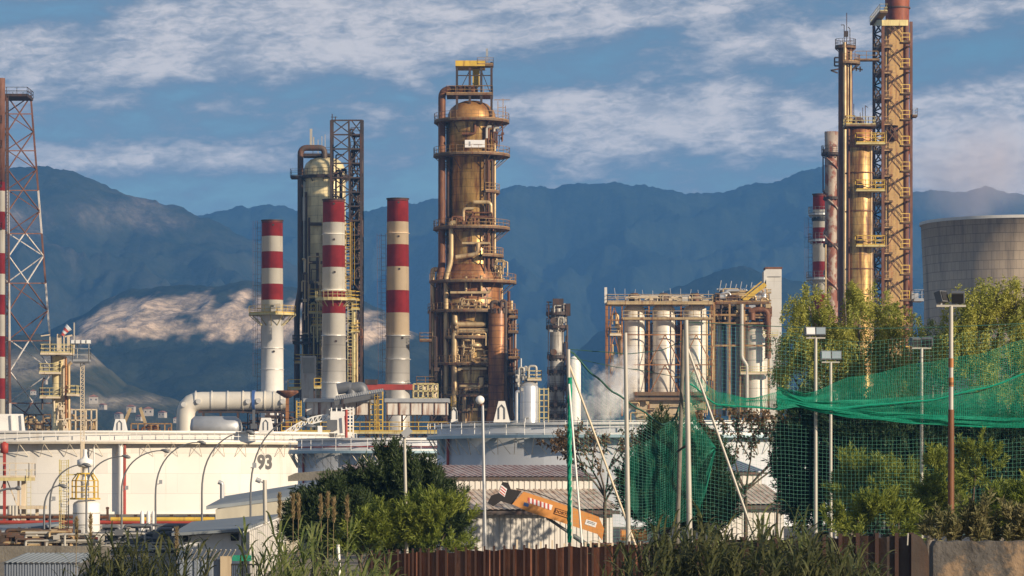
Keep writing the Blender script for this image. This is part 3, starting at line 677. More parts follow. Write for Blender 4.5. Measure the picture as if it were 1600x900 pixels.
b = MB(); b.bar(P(761, 100, Y), P(761, 84, Y), .1); b.bar(P(761, 88, Y), P(761, 76, Y), .3); b.bar(P(757, 91, Y), P(766, 91, Y), .06); b.build('antenna', 'galvanised', t)
b = MB()
for px, y0, y1 in ((778, 188, 158), (786, 188, 154), (790, 188, 165)): b.bar(P(px, y0, Y - 1), P(px, y1, Y - 1), .09)
b.bar(P(772, 156, Y - 1), P(797, 156, Y - 1), .08); b.bar(P(777, 168, Y - 1), P(790, 168, Y - 1), .06); b.build('davit', 'steel_rail', t)
b = MB(); b.box(P(742, 224.5, Y - 38 * k - .12), (S(31, Y), .1, S(11.5, Y))); sg = b.build('sign_board', 'sign_white', t)
b = MB(); b.box(P(734, 224.5, Y - 38 * k - .19), (S(2.5, Y), .03, S(7, Y))); b.box(P(747, 226, Y - 38 * k - .19), (S(13, Y), .03, S(1, Y))); b.build('marking', 'galvanised', sg)
fr = -51 * k                                            # just in front of the wide part
vpipe(t, [(741, 146), (741, 140), (690.5, 140), (690.5, 418), (686, 436), (686, 672)], .52, 'rust_pipe', Y, -1.4, n=14)
vpipe(t, [(701, 190), (701, 420), (694, 440), (694, 672)], .36, 'dark_pipe', Y, -1.0)
vpipe(t, [(712, 348), (705, 348), (705, 408), (697, 434), (697, 650)], .34, 'gold_pipe', Y, -3.6, n=12)
vpipe(t, [(684, 421), (676, 421), (676, 660)], .34, 'gold_pipe', Y, -1.2, n=12)
vpipe(t, [(724, 345), (724, 326), (740, 326)], .22, 'gold_pipe', Y, -3.4)
vpipe(t, [(740, 316), (767, 316), (767, 344), (774, 344)], .30, 'gold_pipe', Y, -3.5)
vpipe(t, [(747, 380), (747, 397), (712, 402)], .33, 'gold_pipe', Y, -3.7, n=12)
vpipe(t, [(768, 198), (760, 198), (760, 216)], .2, 'pale_steel', Y, -3.3); vpipe(t, [(780, 200), (772, 200), (772, 222)], .18, 'pale_steel', Y, -2.6)
vpipe(t, [(742, 193), (742, 209), (722, 209)], .2, 'rust_pipe', Y, -3.7)
vpipe(t, [(763, 195), (763, 430), (768, 446), (768, 520)], .22, 'rust_pipe', Y, -2.6); vpipe(t, [(769, 245), (769, 425), (779, 446), (779, 500)], .2, 'dark_pipe', Y, -2.0)
vpipe(t, [(773, 215), (773, 410), (784, 440), (784, 500)], .18, 'gold_pipe', Y, -1.4)
vpipe(t, [(757, 198), (757, 430), (762, 446), (762, 476)], .12, 'dark_pipe', Y, -3.2)
vpipe(t, [(711, 492), (711, 507), (759, 507)], .36, 'gold_pipe', Y, fr - .3, n=12); vpipe(t, [(762, 517), (710, 517), (710, 640)], .38, 'gold_pipe', Y, fr - .3, n=12)
vpipe(t, [(752, 590), (752, 604), (726, 608), (726, 662)], .40, 'gold_pipe', Y, fr - .4, n=12)
vpipe(t, [(728, 432), (728, 455)], .2, 'gold_pipe', Y, fr); vpipe(t, [(752, 430), (752, 456)], .18, 'gold_pipe', Y, fr); vpipe(t, [(733, 580), (733, 594)], .2, 'gold_pipe', Y, fr)
vpipe(t, [(799, 470), (799, 655)], .25, 'gold_pipe', Y, -2); vpipe(t, [(805, 500), (805, 640)], .16, 'pale_steel', Y, -1); vpipe(t, [(795, 455), (795, 655)], .2, 'rust_pipe', Y, 0)
vpipe(t, [(704, 450), (704, 660)], .22, 'dark_pipe', Y, -3.2); vpipe(t, [(681, 450), (681, 660)], .28, 'dark_pipe', Y, .5); vpipe(t, [(690, 440), (690, 660)], .2, 'rust_pipe', Y, -2.8)
b = MB()
for py, px, r in ((524, 745, 9), (531, 730, 10), (540, 742, 12)): b.lathe(P(px, py, Y + fr), [(.01, .5), (r * k * .7, .35), (r * k, 0), (r * k * .8, -.25), (.01, -.3)], 14)
b.build('manhole_cover', 'gold_pipe', t)
for py, x0, x1 in ((380, 722, 766), (457, 704, 765), (603, 718, 764), (640, 722, 762), (576, 716, 760)):
    b = MB(); b.box(P((x0 + x1) / 2, py, Y + (-34 * k if py < 400 else fr) - .1), (S(x1 - x0, Y), .7, .3)); b.build('support_beam', 'gold_pipe', t)
clutter(t, 'small_pipework', 'gold_pipe', 712, 764, 505, 565, Y + fr - .8, Y + fr, 16, 3, (.06, .13)); clutter(t, 'small_pipework', 'rust_pipe', 706, 774, 330, 356, Y - 3.9, Y - 3.3, 14, 4, (.06, .14))
clutter(t, 'small_pipework', 'dark_pipe', 676, 716, 450, 655, Y - 4.2, Y - 2, 22, 5, (.08, .2)); clutter(t, 'small_pipework', 'rust_pipe', 786, 808, 470, 655, Y - 3, Y, 24, 6, (.06, .16))
clutter(t, 'small_pipework', 'rust_pipe', 766, 786, 190, 245, Y - 3, Y - 1, 9, 8, (.06, .12)); clutter(t, 'small_pipework', 'gold_pipe', 770, 800, 400, 445, Y - 3.5, Y, 12, 9, (.06, .13))
clutter(t, 'small_pipework', 'dark_pipe', 718, 764, 585, 660, Y + fr - .8, Y + fr, 14, 12, (.06, .14)); clutter(t, 'small_pipework', 'gold_pipe', 712, 768, 450, 482, Y + fr - .8, Y + fr, 10, 13, (.05, .12))
b = MB()
for px, y0, y1 in ((671, 482, 625), (673.5, 482, 625)): b.bar(P(px, y1, Y - 3), P(px, y0, Y - 3), .14)
for i in range(28): b.bar(P(671, 485 + i * 5, Y - 3), P(673.5, 485 + i * 5, Y - 3), .08)
b.bar(P(668, 482, Y - 3), P(674, 478, Y - 3), .12); b.build('ladder', 'dark_steel', t)
for (x0, x1, py) in ((657, 676, 533), (652, 680, 601), (795, 809, 497), (794, 810, 520), (794, 812, 560), (793, 808, 585)): deck(t, X(x0, Y), X(x1, Y), Y - 4.6, Y - 2.4, Z(py, Y), rh=1.0)
b = MB()
for px in (672, 680, 715, 765, 790, 800):
    for q in (-4.6,) if px in (715, 765) else (-3.6,): b.bar(P(px, 672, Y + q), P(px, 487, Y + q), .2)
b.build('support_frame', 'dark_steel', t)
b = MB(); b.ladder(P(709, 655, Y - 5), P(709, 618, Y - 5), .7, hoop=.9, t=.08); b.build('ladder', 'yellow_paint', t)
# the narrower rust column in front of it
Y = 445; k = Y / F; c = Vector((X(777.5, Y), Y, 0)); t = thing('stripper_column', 'short banded rust column standing against the right side of the largest column', 'process column', c)
b = MB(); b.lathe(c, [(r * k, Z(y, Y)) for y, r in [(477, .1), (478, 8), (482, 13), (487, 14.6), (630, 14.6), (656, 18.5), (662, 18.5)]] + [(18.5 * k, 0)], 36); b.build('shell', 'column_rust', t)
for py in (508, 600):
    b = MB(); b.lathe(c, [(14.6 * k, Z(py, Y)), (15.4 * k, Z(py, Y)), (15.4 * k, Z(py + 2, Y)), (14.6 * k, Z(py + 2, Y))], 36, smooth=False, closed=True); b.build('band', 'rust_pipe', t)
vpipe(t, [(778, 482), (778, 472), (768, 472), (768, 500)], .3, 'dark_pipe', Y, -.4); vpipe(t, [(783, 490), (783, 470), (790, 470), (790, 655)], .22, 'dark_pipe', Y, -.8)
b = MB()
for i in range(8): a = R(180 + i * 180 / 7); q = Vector((math.cos(a), math.sin(a), 0)) * 14.8 * k; b.box(Vector((c.x, c.y, Z(486, Y))) + q, (.25, .25, .7), a)
b.build('lug', 'dark_pipe', t)

# the grey column with the dark lattice stair tower
Y = 474; k = Y / F; c = Vector((X(507, Y), Y, 0)); t = thing('distillation_column', 'grey green domed column behind the chimneys with a dark overhead pipe', 'process column', c)
b = MB(); b.lathe(c, [(r * k, Z(y, Y)) for y, r in [(245, .1), (246.5, 12), (250, 22), (256, 29), (263, 32), (270, 33), (520, 33), (545, 24), (620, 24)]] + [(24 * k, 0)], 48); b.build('shell', 'column_olive', t)
vpipe(t, [(507, 250), (507, 231), (469.5, 231), (469.5, 455), (464, 480), (464, 622)], .44, 'dark_pipe', Y, -1.5, n=14)
vpipe(t, [(478, 300), (478, 470), (474, 486), (474, 590)], .22, 'dark_pipe', Y, -2.6); vpipe(t, [(483, 340), (483, 520)], .16, 'dark_pipe', Y, -3.2); vpipe(t, [(475, 308), (475, 345)], .2, 'pale_steel', Y, -2.8)
vpipe(t, [(488, 440), (488, 470), (478, 482), (478, 610)], .3, 'dark_pipe', Y, -3.4); vpipe(t, [(496, 395), (496, 560)], .2, 'dark_pipe', Y, -3.5); vpipe(t, [(485, 350), (503, 350)], .25, 'dark_pipe', Y, -3.3)
vpipe(t, [(482, 410), (504, 410)], .22, 'dark_pipe', Y, -3.3); vpipe(t, [(492, 470), (502, 470), (502, 530)], .3, 'dark_pipe', Y, -3.6)
ring_platform(t, c, Z(277, Y), 33 * k, 40 * k, m='dark_steel', mr='dark_steel', n=28); deck(t, X(455, Y), X(475, Y), Y - 2, Y + 1, Z(277, Y), 'dark_steel', 'lamp_grey'); deck(t, X(474, Y), X(520, Y), Y - 1.6, Y + 1.6, Z(243, Y), 'dark_steel', 'dark_steel')
for (x0, x1, py) in ((484, 508, 466), (484, 508, 490), (461, 508, 537), (464, 508, 567), (490, 510, 510), (491, 510, 590)): deck(t, X(x0, Y), X(x1, Y), Y - 5.2, Y - 3.2, Z(py, Y), 'dark_steel' if py == 537 else 'pale_yellow', 'dark_steel' if py == 537 else 'yellow_paint', t=.09)
b = MB(); b.bar(P(486, 232, Y), P(486, 203, Y), .35); b.bar(P(484, 203, Y), P(488, 203, Y), .3); b.bar(P(490, 232, Y), P(490, 214, Y), .2)
for px, y0 in ((503, 213), (508, 210), (497, 218)): b.bar(P(px, 243, Y), P(px, y0, Y), .1)
b.build('vent_stub', 'pale_steel', t)
clutter(t, 'small_pipework', 'dark_pipe', 474, 508, 420, 610, Y - 5, Y - 3.4, 34, 21, (.07, .18)); clutter(t, 'small_pipework', 'gold_pipe', 472, 508, 400, 610, Y - 5.4, Y - 3.6, 26, 22, (.07, .16)); clutter(t, 'small_pipework', 'pale_yellow', 486, 510, 460, 610, Y - 5.6, Y - 4.2, 12, 23, (.05, .12))
b = MB(); b.box(P(482, 591, Y - 7), (S(23, Y), 2.0, S(68, Y))); b.build('shaft_box', 'white_rusty', t)
b = MB(); b.box(P(482, 571, Y - 8.05), (S(17, Y), .1, S(24, Y))); b.build('louvre_panel', 'pale_steel', t)
Y = 447; k = Y / F
t = thing('lattice_stair_tower', 'dark open lattice stair tower beside the grey green column', 'stair tower', P(541, 740, Y))
x0, x1, x0b, x1b = 517.5, 564.5, 522, 570; yd = 4.2
b = MB()
for (a, e) in ((0, 0), (1, 0), (0, 1), (1, 1)):
    px = (x0, x1)[a]; b.bar(P(px + e * 2, 640, Y + e * yd), P(px + e * 2, 188, Y + e * yd), .34)
b.bar(P(549, 640, Y), P(545, 188, Y), .24); b.build('column_frame', 'dark_steel', t)
b = MB(); n = 19; ys = [188 + i * 22.4 for i in range(n)]
for i in range(n - 1):
    for e in (0, 1):
        yy = Y + e * yd; o2 = e * 2
        for (xa, xb) in ((x0, 547), (547, x1)):
            if (i + e) % 2: b.bar(P(xa + o2, ys[i], yy), P(xb + o2, ys[i + 1], yy), .15)
            else: b.bar(P(xb + o2, ys[i], yy), P(xa + o2, ys[i + 1], yy), .15)
        b.bar(P(x0 + o2, ys[i], yy), P(x1 + o2, ys[i], yy), .2)
    for px in (x0, x1): b.bar(P(px, ys[i], Y), P(px + 2, ys[i + 1], Y + yd), .13); b.bar(P(px, ys[i], Y), P(px + 2, ys[i], Y + yd), .14)
b.build('bracing', 'dark_steel', t)
for i in range(1, n - 1):
    xa, xb = 548, 564; zz = Z(ys[i], Y)
    dk = deck(t, X(xa, Y), X(xb, Y), Y + .3, Y + 2.2, zz, 'dark_steel', 'dark_steel', th=.16, sides='f', t=.06)
    b = MB(); s = 1 if i % 2 else -1; b.slab([P(555 - 6 * s, ys[i], Y + 1), P(555 + 6 * s, ys[i] + 22.4, Y + 1), P(555 + 6 * s, ys[i] + 22.4, Y + 2), P(555 - 6 * s, ys[i], Y + 2)], .15)
    b.bar(P(555 - 6 * s, ys[i] - 9, Y + 1), P(555 + 6 * s, ys[i] + 13, Y + 1), .07); b.build('stair_flight', 'dark_steel', t)
b = MB()
for px, y in ((519, 178), (524, 182)): b.bar(P(px, 190, Y), P(px, y, Y), .12)
b.bar(P(517, 183, Y), P(527, 183, Y), .07); b.build('antenna', 'dark_steel', t)
clutter(t, 'small_pipework', 'dark_pipe', 546, 566, 200, 500, Y + .4, Y + 3, 40, 33, (.06, .14)); clutter(t, 'small_pipework', 'dark_steel', 520, 566, 240, 600, Y + 1, Y + 3, 30, 34, (.07, .16))
vpipe(t, [(553, 480), (553, 610)], .22, 'pale_yellow', Y, -.5); vpipe(t, [(558, 500), (558, 620)], .14, 'gold_pipe', Y, -.5)
for py in (464, 478, 513): deck(t, X(549, Y), X(562, Y), Y - 1.2, Y, Z(py + 4, Y), 'pale_yellow', 'yellow_paint', t=.1)
clutter(t, 'small_pipework', 'rust_pipe', 545, 566, 500, 615, Y - .4, Y + 3, 14, 31, (.06, .15))

# ------------------------------------------------------------------ right-hand group
Y = 450; k = Y / F; c = Vector((X(1343, Y), Y, 0)); t = thing('fractionator_column', 'rusty gold column with yellow balconies beside the tall stair derrick', 'process column', c)
b = MB(); b.lathe(c, [(r * k, Z(y, Y)) for y, r in [(196, .1), (197, 10), (200, 16), (204, 20), (340, 21), (640, 23)]] + [(23 * k, 0)], 40); b.build('shell', 'column_gold', t)
b = MB(); b.lathe(c, [(r * k + .03, Z(y, Y)) for y, r in [(196, .1), (197, 10), (200, 16), (204, 20), (232, 20)]], 40); b.build('head', 'column_rust', t)
deck(t, X(1319, Y), X(1366, Y), Y - 2.3, Y + 2, Z(197, Y), 'steel_deck', 'pale_yellow', t=.07)
for py in (226, 299, 385): deck(t, X(1334, Y), X(1379, Y), Y - 3.2, Y - 1.0, Z(py, Y), 'pale_yellow', 'yellow_paint', t=.10, rh=1.3)
for py in (218, 291, 377):
    b = MB(); b.tube([P(1344, py, Y - 2.45), P(1344, py, Y - 1.8)], .5, 14); b.build('manhole', 'dark_pipe', t)
vpipe(t, [(1336, 199), (1336, 187), (1346, 187), (1346, 198)], .4, 'dark_pipe', Y, -1.2, n=12); vpipe(t, [(1361, 205), (1361, 640)], .12, 'gold_pipe', Y, -1.2); vpipe(t, [(1326, 200), (1326, 640)], .2, 'rust_pipe', Y, -1.5)
b = MB()
for px, y0 in ((1334, 162), (1344, 176), (1348, 168), (1352, 165), (1357, 182)): b.bar(P(px, 197, Y), P(px, y0, Y), .09)
b.bar(P(1352, 165, Y), P(1356, 168, Y), .08); b.build('vent_stub', 'dark_steel', t)
for py in (270, 330, 420, 460):
    b = MB(); b.lathe(c, [(20.5 * k, Z(py, Y)), (22.5 * k, Z(py, Y)), (22.5 * k, Z(py + 1.5, Y)), (20.5 * k, Z(py + 1.5, Y))], 40, smooth=False, closed=True); b.build('band', 'rust_pipe', t)
Y = 458; k = Y / F; c = Vector((X(1321, Y), Y, 0)); t = thing('slim_column', 'slim dark rust column with a railed top, rising left of the stair derrick', 'process column', c)
b = MB(); b.lathe(c, [(10.5 * k, Z(73, Y)), (11 * k, Z(80, Y)), (12 * k, Z(640, Y)), (12 * k, 0)], 28); b.build('shell', 'rust_pipe', t)
ring_platform(t, c, Z(73, Y), .3, 16.5 * k, n=16, m='steel_deck', mr='dark_steel'); ring_platform(t, c, Z(98, Y), 11 * k, 23 * k, 255, 390, n=12, m='steel_deck', mr='steel_rail')
vpipe(t, [(1320, 66), (1320, 480)], .26, 'gold_pipe', Y, -1.25); vpipe(t, [(1329, 80), (1329, 480)], .14, 'gold_pipe', Y, -1.1); vpipe(t, [(1325, 100), (1325, 200)], .12, 'gold_pipe', Y, -1.3)
b = MB()
for pts in (((1319, 64), (1319, 39), (1314, 39)), ((1323, 70), (1323, 20)), ((1328, 70), (1328, 45), (1325, 42))):
    for p, q in zip(pts, pts[1:]): b.bar(P(*p, Y), P(*q, Y), .1)
b.box(P(1322, 53, Y), (.6, .4, .8)); b.build('antenna', 'dark_steel', t)
b = MB()
for pts in (((1310, 90), (1304, 90), (1304, 103), (1310, 103)), ((1310, 108), (1298, 110), (1309, 114)), ((1334, 106), (1348, 109)), ((1338, 102), (1338, 111)), ((1344, 104), (1344, 112)), ((1304, 97), (1311, 97))):
    for p, q in zip(pts, pts[1:]): b.bar(P(*p, Y - 1), P(*q, Y - 1), .2)
b.build('bracket', 'dark_steel', t)
b = MB(); b.box(P(1354, 94, Y + .5), (S(40, Y), 1.4, .25)); o = b.build('walkway', 'steel_deck', t); b = MB(); b.rail([P(1336, 93, Y - .2), P(1372, 93, Y - .2)], 1.2, .07); b.build('railing', 'steel_rail', o)
deck(t, X(1319, Y), X(1333, Y), Y - 2.4, Y - 1, Z(195, Y), 'pale_yellow', 'yellow_paint', t=.09)
Y = 500; k = Y / F; c = Vector((X(1299, Y), Y, 0)); t = thing('flue_stack', 'thin blotched rusty stack with a helical strip, left of the slim column', 'chimney', c)
b = MB(); b.lathe(c, [(8.5 * k, Z(225, Y)), (8.8 * k, Z(206, Y)), (10.8 * k, Z(206, Y)), (10.0 * k, Z(240, Y)), (11 * k, Z(640, Y)), (11 * k, 0)], 28)
mat('stack_blotch', (.40, .33, .27), .6, .15, var=.1, rust=.52, rs=.45, rustcol=(.22, .08, .05), stretch=.6, soft=.06); b.build('flue', 'stack_blotch', t)
b = MB(); pts = []
for i in range(60): a = i * .42 + 1.4; pts.append(Vector((c.x + 11.6 * k * math.cos(a), c.y + 11.6 * k * math.sin(a), Z(222 + i * 4.2, Y))))
b.tube(pts, .15, 6); b.build('helical_strip', 'stack_blotch', t)
ring_platform(t, c, Z(240, Y), 10 * k, 16 * k, n=16, m='dark_steel', mr='dark_steel', rh=1.2); ring_platform(t, c, Z(309, Y), 10.5 * k, 13 * k, n=16, m='dark_steel', mr='dark_steel', rh=.01); ring_platform(t, c, Z(382, Y), 10.7 * k, 13 * k, n=16, m='dark_steel', mr='dark_steel', rh=.01)
vpipe(t, [(1286, 300), (1286, 230)], .1, 'dark_pipe', Y); vpipe(t, [(1309, 240), (1309, 470)], .13, 'dark_pipe', Y, -.6); vpipe(t, [(1290, 382), (1290, 480)], .14, 'gold_pipe', Y, -1.1)

# the stair derrick with its flare riser
t = thing('stair_derrick', 'tall yellow stair derrick rising past the top of the picture', 'derrick', P(1395, 740, 470))
NL, NR, FL, FR = (1379.5, 462), (1423.5, 469), (1365.5, 475), (1410, 482)
yt, yb = 34, 640
b = MB()
for (px, Yc) in (NL, NR, FL, FR): b.bar(P(px, yb, Yc), P(px, yt, Yc), .42)
b.build('column_frame', 'mast_rust', t)
n = 15; dy = 40.3
lev = [30 + dy * i for i in range(n)]
for (A, B_) in ((NL, FL), (FL, FR), (NR, FR)):
    b = MB()
    for i in range(n):
        y = lev[i] + 3
        if i: b.bar(P(A[0], y, A[1]), P(B_[0], y, B_[1]), .24)
        for h in (0, .5) if A is not NR else ():
            ya, yc = y + dy * h, y + dy * (h + .5); b.bar(P(A[0], ya, A[1]), P(B_[0], yc, B_[1]), .17); b.bar(P(B_[0], ya, B_[1]), P(A[0], yc, A[1]), .17)
    b.build('bracing', 'dark_steel', t)
b = MB()
for i in range(n):
    y = lev[i] + 3; b.bar(P(NL[0], y + dy, NL[1]), P(1402, y + 4, 466), .09); b.bar(P(1402, y + 4, 466), P(NR[0], y + dy, NR[1]), .09)
b.build('front_bracing', 'mast_rust', t)
mat('duct_cream', (.36, .235, .095), .6, .1, var=.15, rust=.32, rs=.8, rustcol=(.22, .09, .035))
b = MB(); b.hexa([P(1384, 640, 471), P(1412, 640, 475), P(1406, 640, 480), P(1378, 640, 477), P(1384, 36, 471), P(1412, 36, 475), P(1406, 36, 480), P(1378, 36, 477)]); b.build('duct', 'duct_cream', t)
b = MB(); b.tube([P(1415.5, 640, 475), P(1415.5, 40, 475)], .34, 12); b.build('pipe', 'rust_pipe', t)
b = MB(); b.hexa([P(1378, 40, 461), P(1419, 40, 468), P(1410, 40, 480), P(1364, 40, 474), P(1378, 31, 461), P(1419, 31, 468), P(1410, 31, 480), P(1364, 31, 474)]); b.build('top_beam', 'pale_yellow', t)
deck(t, X(1364, 470), X(1386, 462), 461, 474, Z(31, 470), 'steel_deck', 'pale_yellow', rh=1.0)
for i in range(n):
    y = lev[i]
    b = MB(); b.slab([P(1386, y + 9, 463.6), P(1409, y + 35, 466.4), P(1409, y + 35, 467.8), P(1386, y + 9, 465)], .22)
    for q in (0, 9): b.bar(P(1386, y + 2 - q * .3, 463.4), P(1409, y + 28 - q * .3, 466.2), .09)
    for s in range(5): u = s / 4; b.bar(P(1386 + 23 * u, y + 9 + 26 * u, 463.4), P(1386 + 23 * u, y - 1 + 26 * u, 463.4 + 2.8 * u), .07)
    b.build('stair_flight', 'steel_deck', t)
    dk = MB(); dk.box(P(1414, y + 36, 467.0), (S(15, 467), 1.8, .3)); o = dk.build('landing', 'steel_deck', t)
    b = MB(); q = P(1407, y + 35, 466.0); b.rail([q, P(1421, y + 35, 466.4), P(1421.5, y + 35, 468)], 1.25, .09); b.build('railing', 'yellow_paint', o)
    if i:
        dk = MB(); dk.box(P(1381, y + 5, 466), (S(20, 466), 6, .3)); o = dk.build('landing', 'steel_deck', t)
        b = MB(); b.rail([P(1366, y + 4, 469.5), P(1374, y + 4, 462.5), P(1400, y + 4, 463.4)], 1.2, .06); b.build('railing', 'steel_rail', o)
    if i == 4:
        b = MB(); b.lathe(P(1398 - 4, y + 17, 472), [(.01, -1.2), (.9, -1.1), (.9, 1.1), (.01, 1.2)], 14); b.build('drum', 'rust_pipe', t)
deck(t, X(1423, 470), X(1431, 470), 468, 470, Z(182, 470), 'steel_deck', 'galvanised', rh=1.0); deck(t, X(1423, 470), X(1438, 470), 466, 470, Z(470, 470), 'galvanised', 'galvanised', rh=1.4)
b = MB(); b.box(P(1429, 464, 468), (1.0, 1.0, 1.1)); b.build('control_box', 'galvanised', t)
Y = 484; c = Vector((X(1402, Y), Y, 0)); t = thing('flare_stack', 'thick rust red stack emerging above the stair derrick and leaving the picture', 'flare stack', c); k = Y / F
b = MB(); b.lathe(c, [(18 * k, 0), (18 * k, Z(60, Y)), (18.5 * k, Z(20, Y)), (20.5 * k, Z(-40, Y)), (20.5 * k, Z(-110, Y)), (18 * k, Z(-110, Y))], 32)
mat('stack_rust', (.26, .075, .035), .6, .15, var=.2, rust=.42, rs=.6, rustcol=(.11, .03, .02)); b.build('flue', 'stack_rust', t)
b = MB(); pts = []
for i in range(80): a = i * .16 + .2; pts.append(Vector((c.x + 19.5 * k * math.cos(a), c.y + 19.5 * k * math.sin(a), Z(-30 + i * 6.5, Y))))
b.tube(pts, .32, 8); b.build('helical_strip', 'stack_rust', t)
for py in (12, -20):
    b = MB(); b.lathe(c, [(19 * k, Z(py, Y)), (20.4 * k, Z(py, Y)), (20.4 * k, Z(py + 2, Y)), (19 * k, Z(py + 2, Y))], 32, smooth=False, closed=True); b.build('band', 'dark_pipe', t)
# ------------------------------------------------------------------ red and white lattice mast, left edge
Y = 480; t = thing('flare_derrick', 'red and white lattice flare mast cut by the left edge', 'lattice mast', P(8, 740, Y))
A0, A1 = (11, 147, Y - 3), (17, 740, Y - 5); B0, B1 = (48, 150, Y + 2), (95, 740, Y + 5); D0, D1 = (-30, 150, Y + 2), (-62, 740, Y + 5)
lp = lambda a, b_, y: P(a[0] + (b_[0] - a[0]) * (y - 150) / 590, y, a[2] + (b_[2] - a[2]) * (y - 150) / 590)
segs = [150, 206, 265, 330, 400, 485, 580, 680, 740]
h = MB()
for (p, q, r) in ((A0, A1, .30), (B0, B1, .26), (D0, D1, .26)):
    b = MB()
    for i, (ya, yb) in enumerate(zip(segs, segs[1:])): ymid = (ya + yb) / 2; b.bar(lp(p, q, ya), lp(p, q, ymid), r, mi=i % 2 if ya > 260 else 0); b.bar(lp(p, q, ymid), lp(p, q, yb), r, mi=(i + 1) % 2 if ya > 200 else 0)
    b.build('leg', ['mast_rust', 'mast_white'], t)
for i, (ya, yb) in enumerate(zip(segs, segs[1:])):
    for (p, q) in (((A0, A1), (B0, B1)), ((A0, A1), (D0, D1)), ((D0, D1), (B0, B1))):
        ymid = (ya + yb) / 2
        for (u, v) in ((p, q), (q, p)):
            a, c_ = lp(*u, ya), lp(*v, yb); mm = a.lerp(c_, .5); h.bar(a, mm, .15, mi=(i + 1) % 2 if ya > 320 else 0); h.bar(mm, c_, .15, mi=i % 2 if ya > 250 else 0)
        h.bar(lp(*p, ymid), lp(*q, ymid), .16, mi=2 if ya < 265 else 0)
h.build('bracing', ['mast_rust', 'mast_white', 'mast_rust'], t)
deck(t, X(-32, Y), X(48, Y), Y - 3.5, Y + 2.5, Z(152, Y), 'dark_steel', 'dark_steel', rh=1.1, t=.07)
bandsy = [(130, 290, 'mast_rust'), (290, 304, 'stack_red'), (304, 336, 'stack_white'), (336, 364, 'stack_red'), (364, 400, 'stack_white'), (400, 432, 'stack_red'), (432, 464, 'stack_white'), (464, 495, 'stack_red'), (495, 528, 'stack_white'), (528, 560, 'stack_red'), (560, 593, 'stack_white'), (593, 625, 'stack_red'), (625, 660, 'stack_white'), (660, 740, 'stack_red')]
names = ['mast_rust', 'stack_red', 'stack_white']; prof = []
for a, e, m in bandsy: prof += [(.62, Z(a, Y), names.index(m)), (.62, Z(e, Y), names.index(m))]
b = MB(); b.lathe(Vector((X(1.5, Y - 6), Y - 6, 0)), prof, 20); b.build('flare_pipe', names, t)
b = MB()
for px in (9, 12.5): b.bar(P(px, 680, Y - 6), P(px + .5, 150, Y - 6), .14)
for i in range(100): b.bar(P(9, 155 + i * 5.2, Y - 6), P(12.5, 155 + i * 5.2, Y - 6), .06)
b.build('ladder', 'dark_steel', t)
for py in (197, 235, 296, 362): deck(t, X(4, Y), X(14, Y), Y - 7, Y - 5.5, Z(py, Y), 'dark_steel', 'dark_steel', rh=.8, t=.06)

# ------------------------------------------------------------------ small rusty unit left
Y = 400; k = Y / F; t = thing('scrubber_column', 'small rust streaked column with three railed platforms and a striped windsock', 'process column', P(92, 740, Y))
c = Vector((X(90, Y), Y, 0)); b = MB(); b.lathe(c, [(.01, Z(555, Y)), (6, Z(556, Y)), (8.4 * k, Z(558, Y)), (8.4 * k, 0)][0:1] + [(8.4 * k, Z(557, Y)), (8.4 * k, 0)], 28); b.build('shell', 'column_olive', t)
c2 = Vector((X(99, Y), Y + .3, 0)); b = MB(); b.lathe(c2, [(.01, Z(556, Y)), (5 * k, Z(557, Y)), (5 * k, 0)], 20); b.build('riser', 'cream_steel', t)
for x0, x1, py in ((67, 114, 552), (65, 97, 582), (66, 97, 620), (108, 122, 616)): deck(t, X(x0, Y), X(x1, Y), Y - 2.2, Y + 1.5, Z(py, Y), 'cream_steel', 'pale_yellow', t=.07)
vpipe(t, [(112, 566), (107.5, 570), (107.5, 675)], .2, 'gold_pipe', Y, -1); vpipe(t, [(103, 560), (103, 675)], .16, 'column_rust', Y, -1.2); vpipe(t, [(69, 590), (66, 600), (66, 640)], .12, 'dark_pipe', Y, -1)
b = MB()
for (x0, y0, x1, y1, wd) in ((92.5, 552, 92.5, 522, .5), (92, 560, 91, 528, .12), (78, 553, 78, 526, .1), (64, 525, 78, 523, .14), (100, 552, 100, 522, .12), (116, 553, 116, 505, .14), (107, 552, 107, 524, .3), (102, 526, 113, 524, .2)): b.bar(P(x0, y0, Y - .5), P(x1, y1, Y - .5), wd)
b.build('vent_stub', 'cream_steel', t)
b = MB(); q = [P(97, 524, Y - 1), P(99.5, 520.5, Y - 1), P(102, 517.5, Y - 1), P(104.5, 514, Y - 1), P(108, 511, Y - 1)]
for i in range(4): b.tube([q[i], q[i + 1]], [.20 + .07 * i, .27 + .07 * i], 10, mi=i % 2)
b.build('windsock', ['sign_red', 'sign_white'], t)
clutter(t, 'small_pipework', 'cream_steel', 84, 110, 625, 676, Y - 1.8, Y - .8, 12, 41, (.05, .12))
def scaffold(name, label, x0, x1, y0, y1, Y, dep, nx, ny, m, mid, seed):
    t = thing(name, label, 'pipe frame', P((x0 + x1) / 2, y1, Y)); b = MB()
    for i in range(nx + 1):
        px = x0 + (x1 - x0) * i / nx
        for e in (0, 1): b.bar(P(px, y1, Y + e * dep), P(px, y0, Y + e * dep), .16)
        for j in range(ny + 1): py = y0 + (y1 - y0) * j / ny; b.bar(P(px, py, Y), P(px, py, Y + dep), .12)
    for j in range(ny + 1):
        py = y0 + (y1 - y0) * j / ny
        for e in (0, 1): b.bar(P(x0, py, Y + e * dep), P(x1, py, Y + e * dep), .16)
    b.build('frame', m, t); clutter(t, 'pipework', mid, x0 + 1, x1 - 1, y0 + 2, y1, Y + .3, Y + dep - .3, (nx * ny) * 2, seed, (.06, .16)); return t
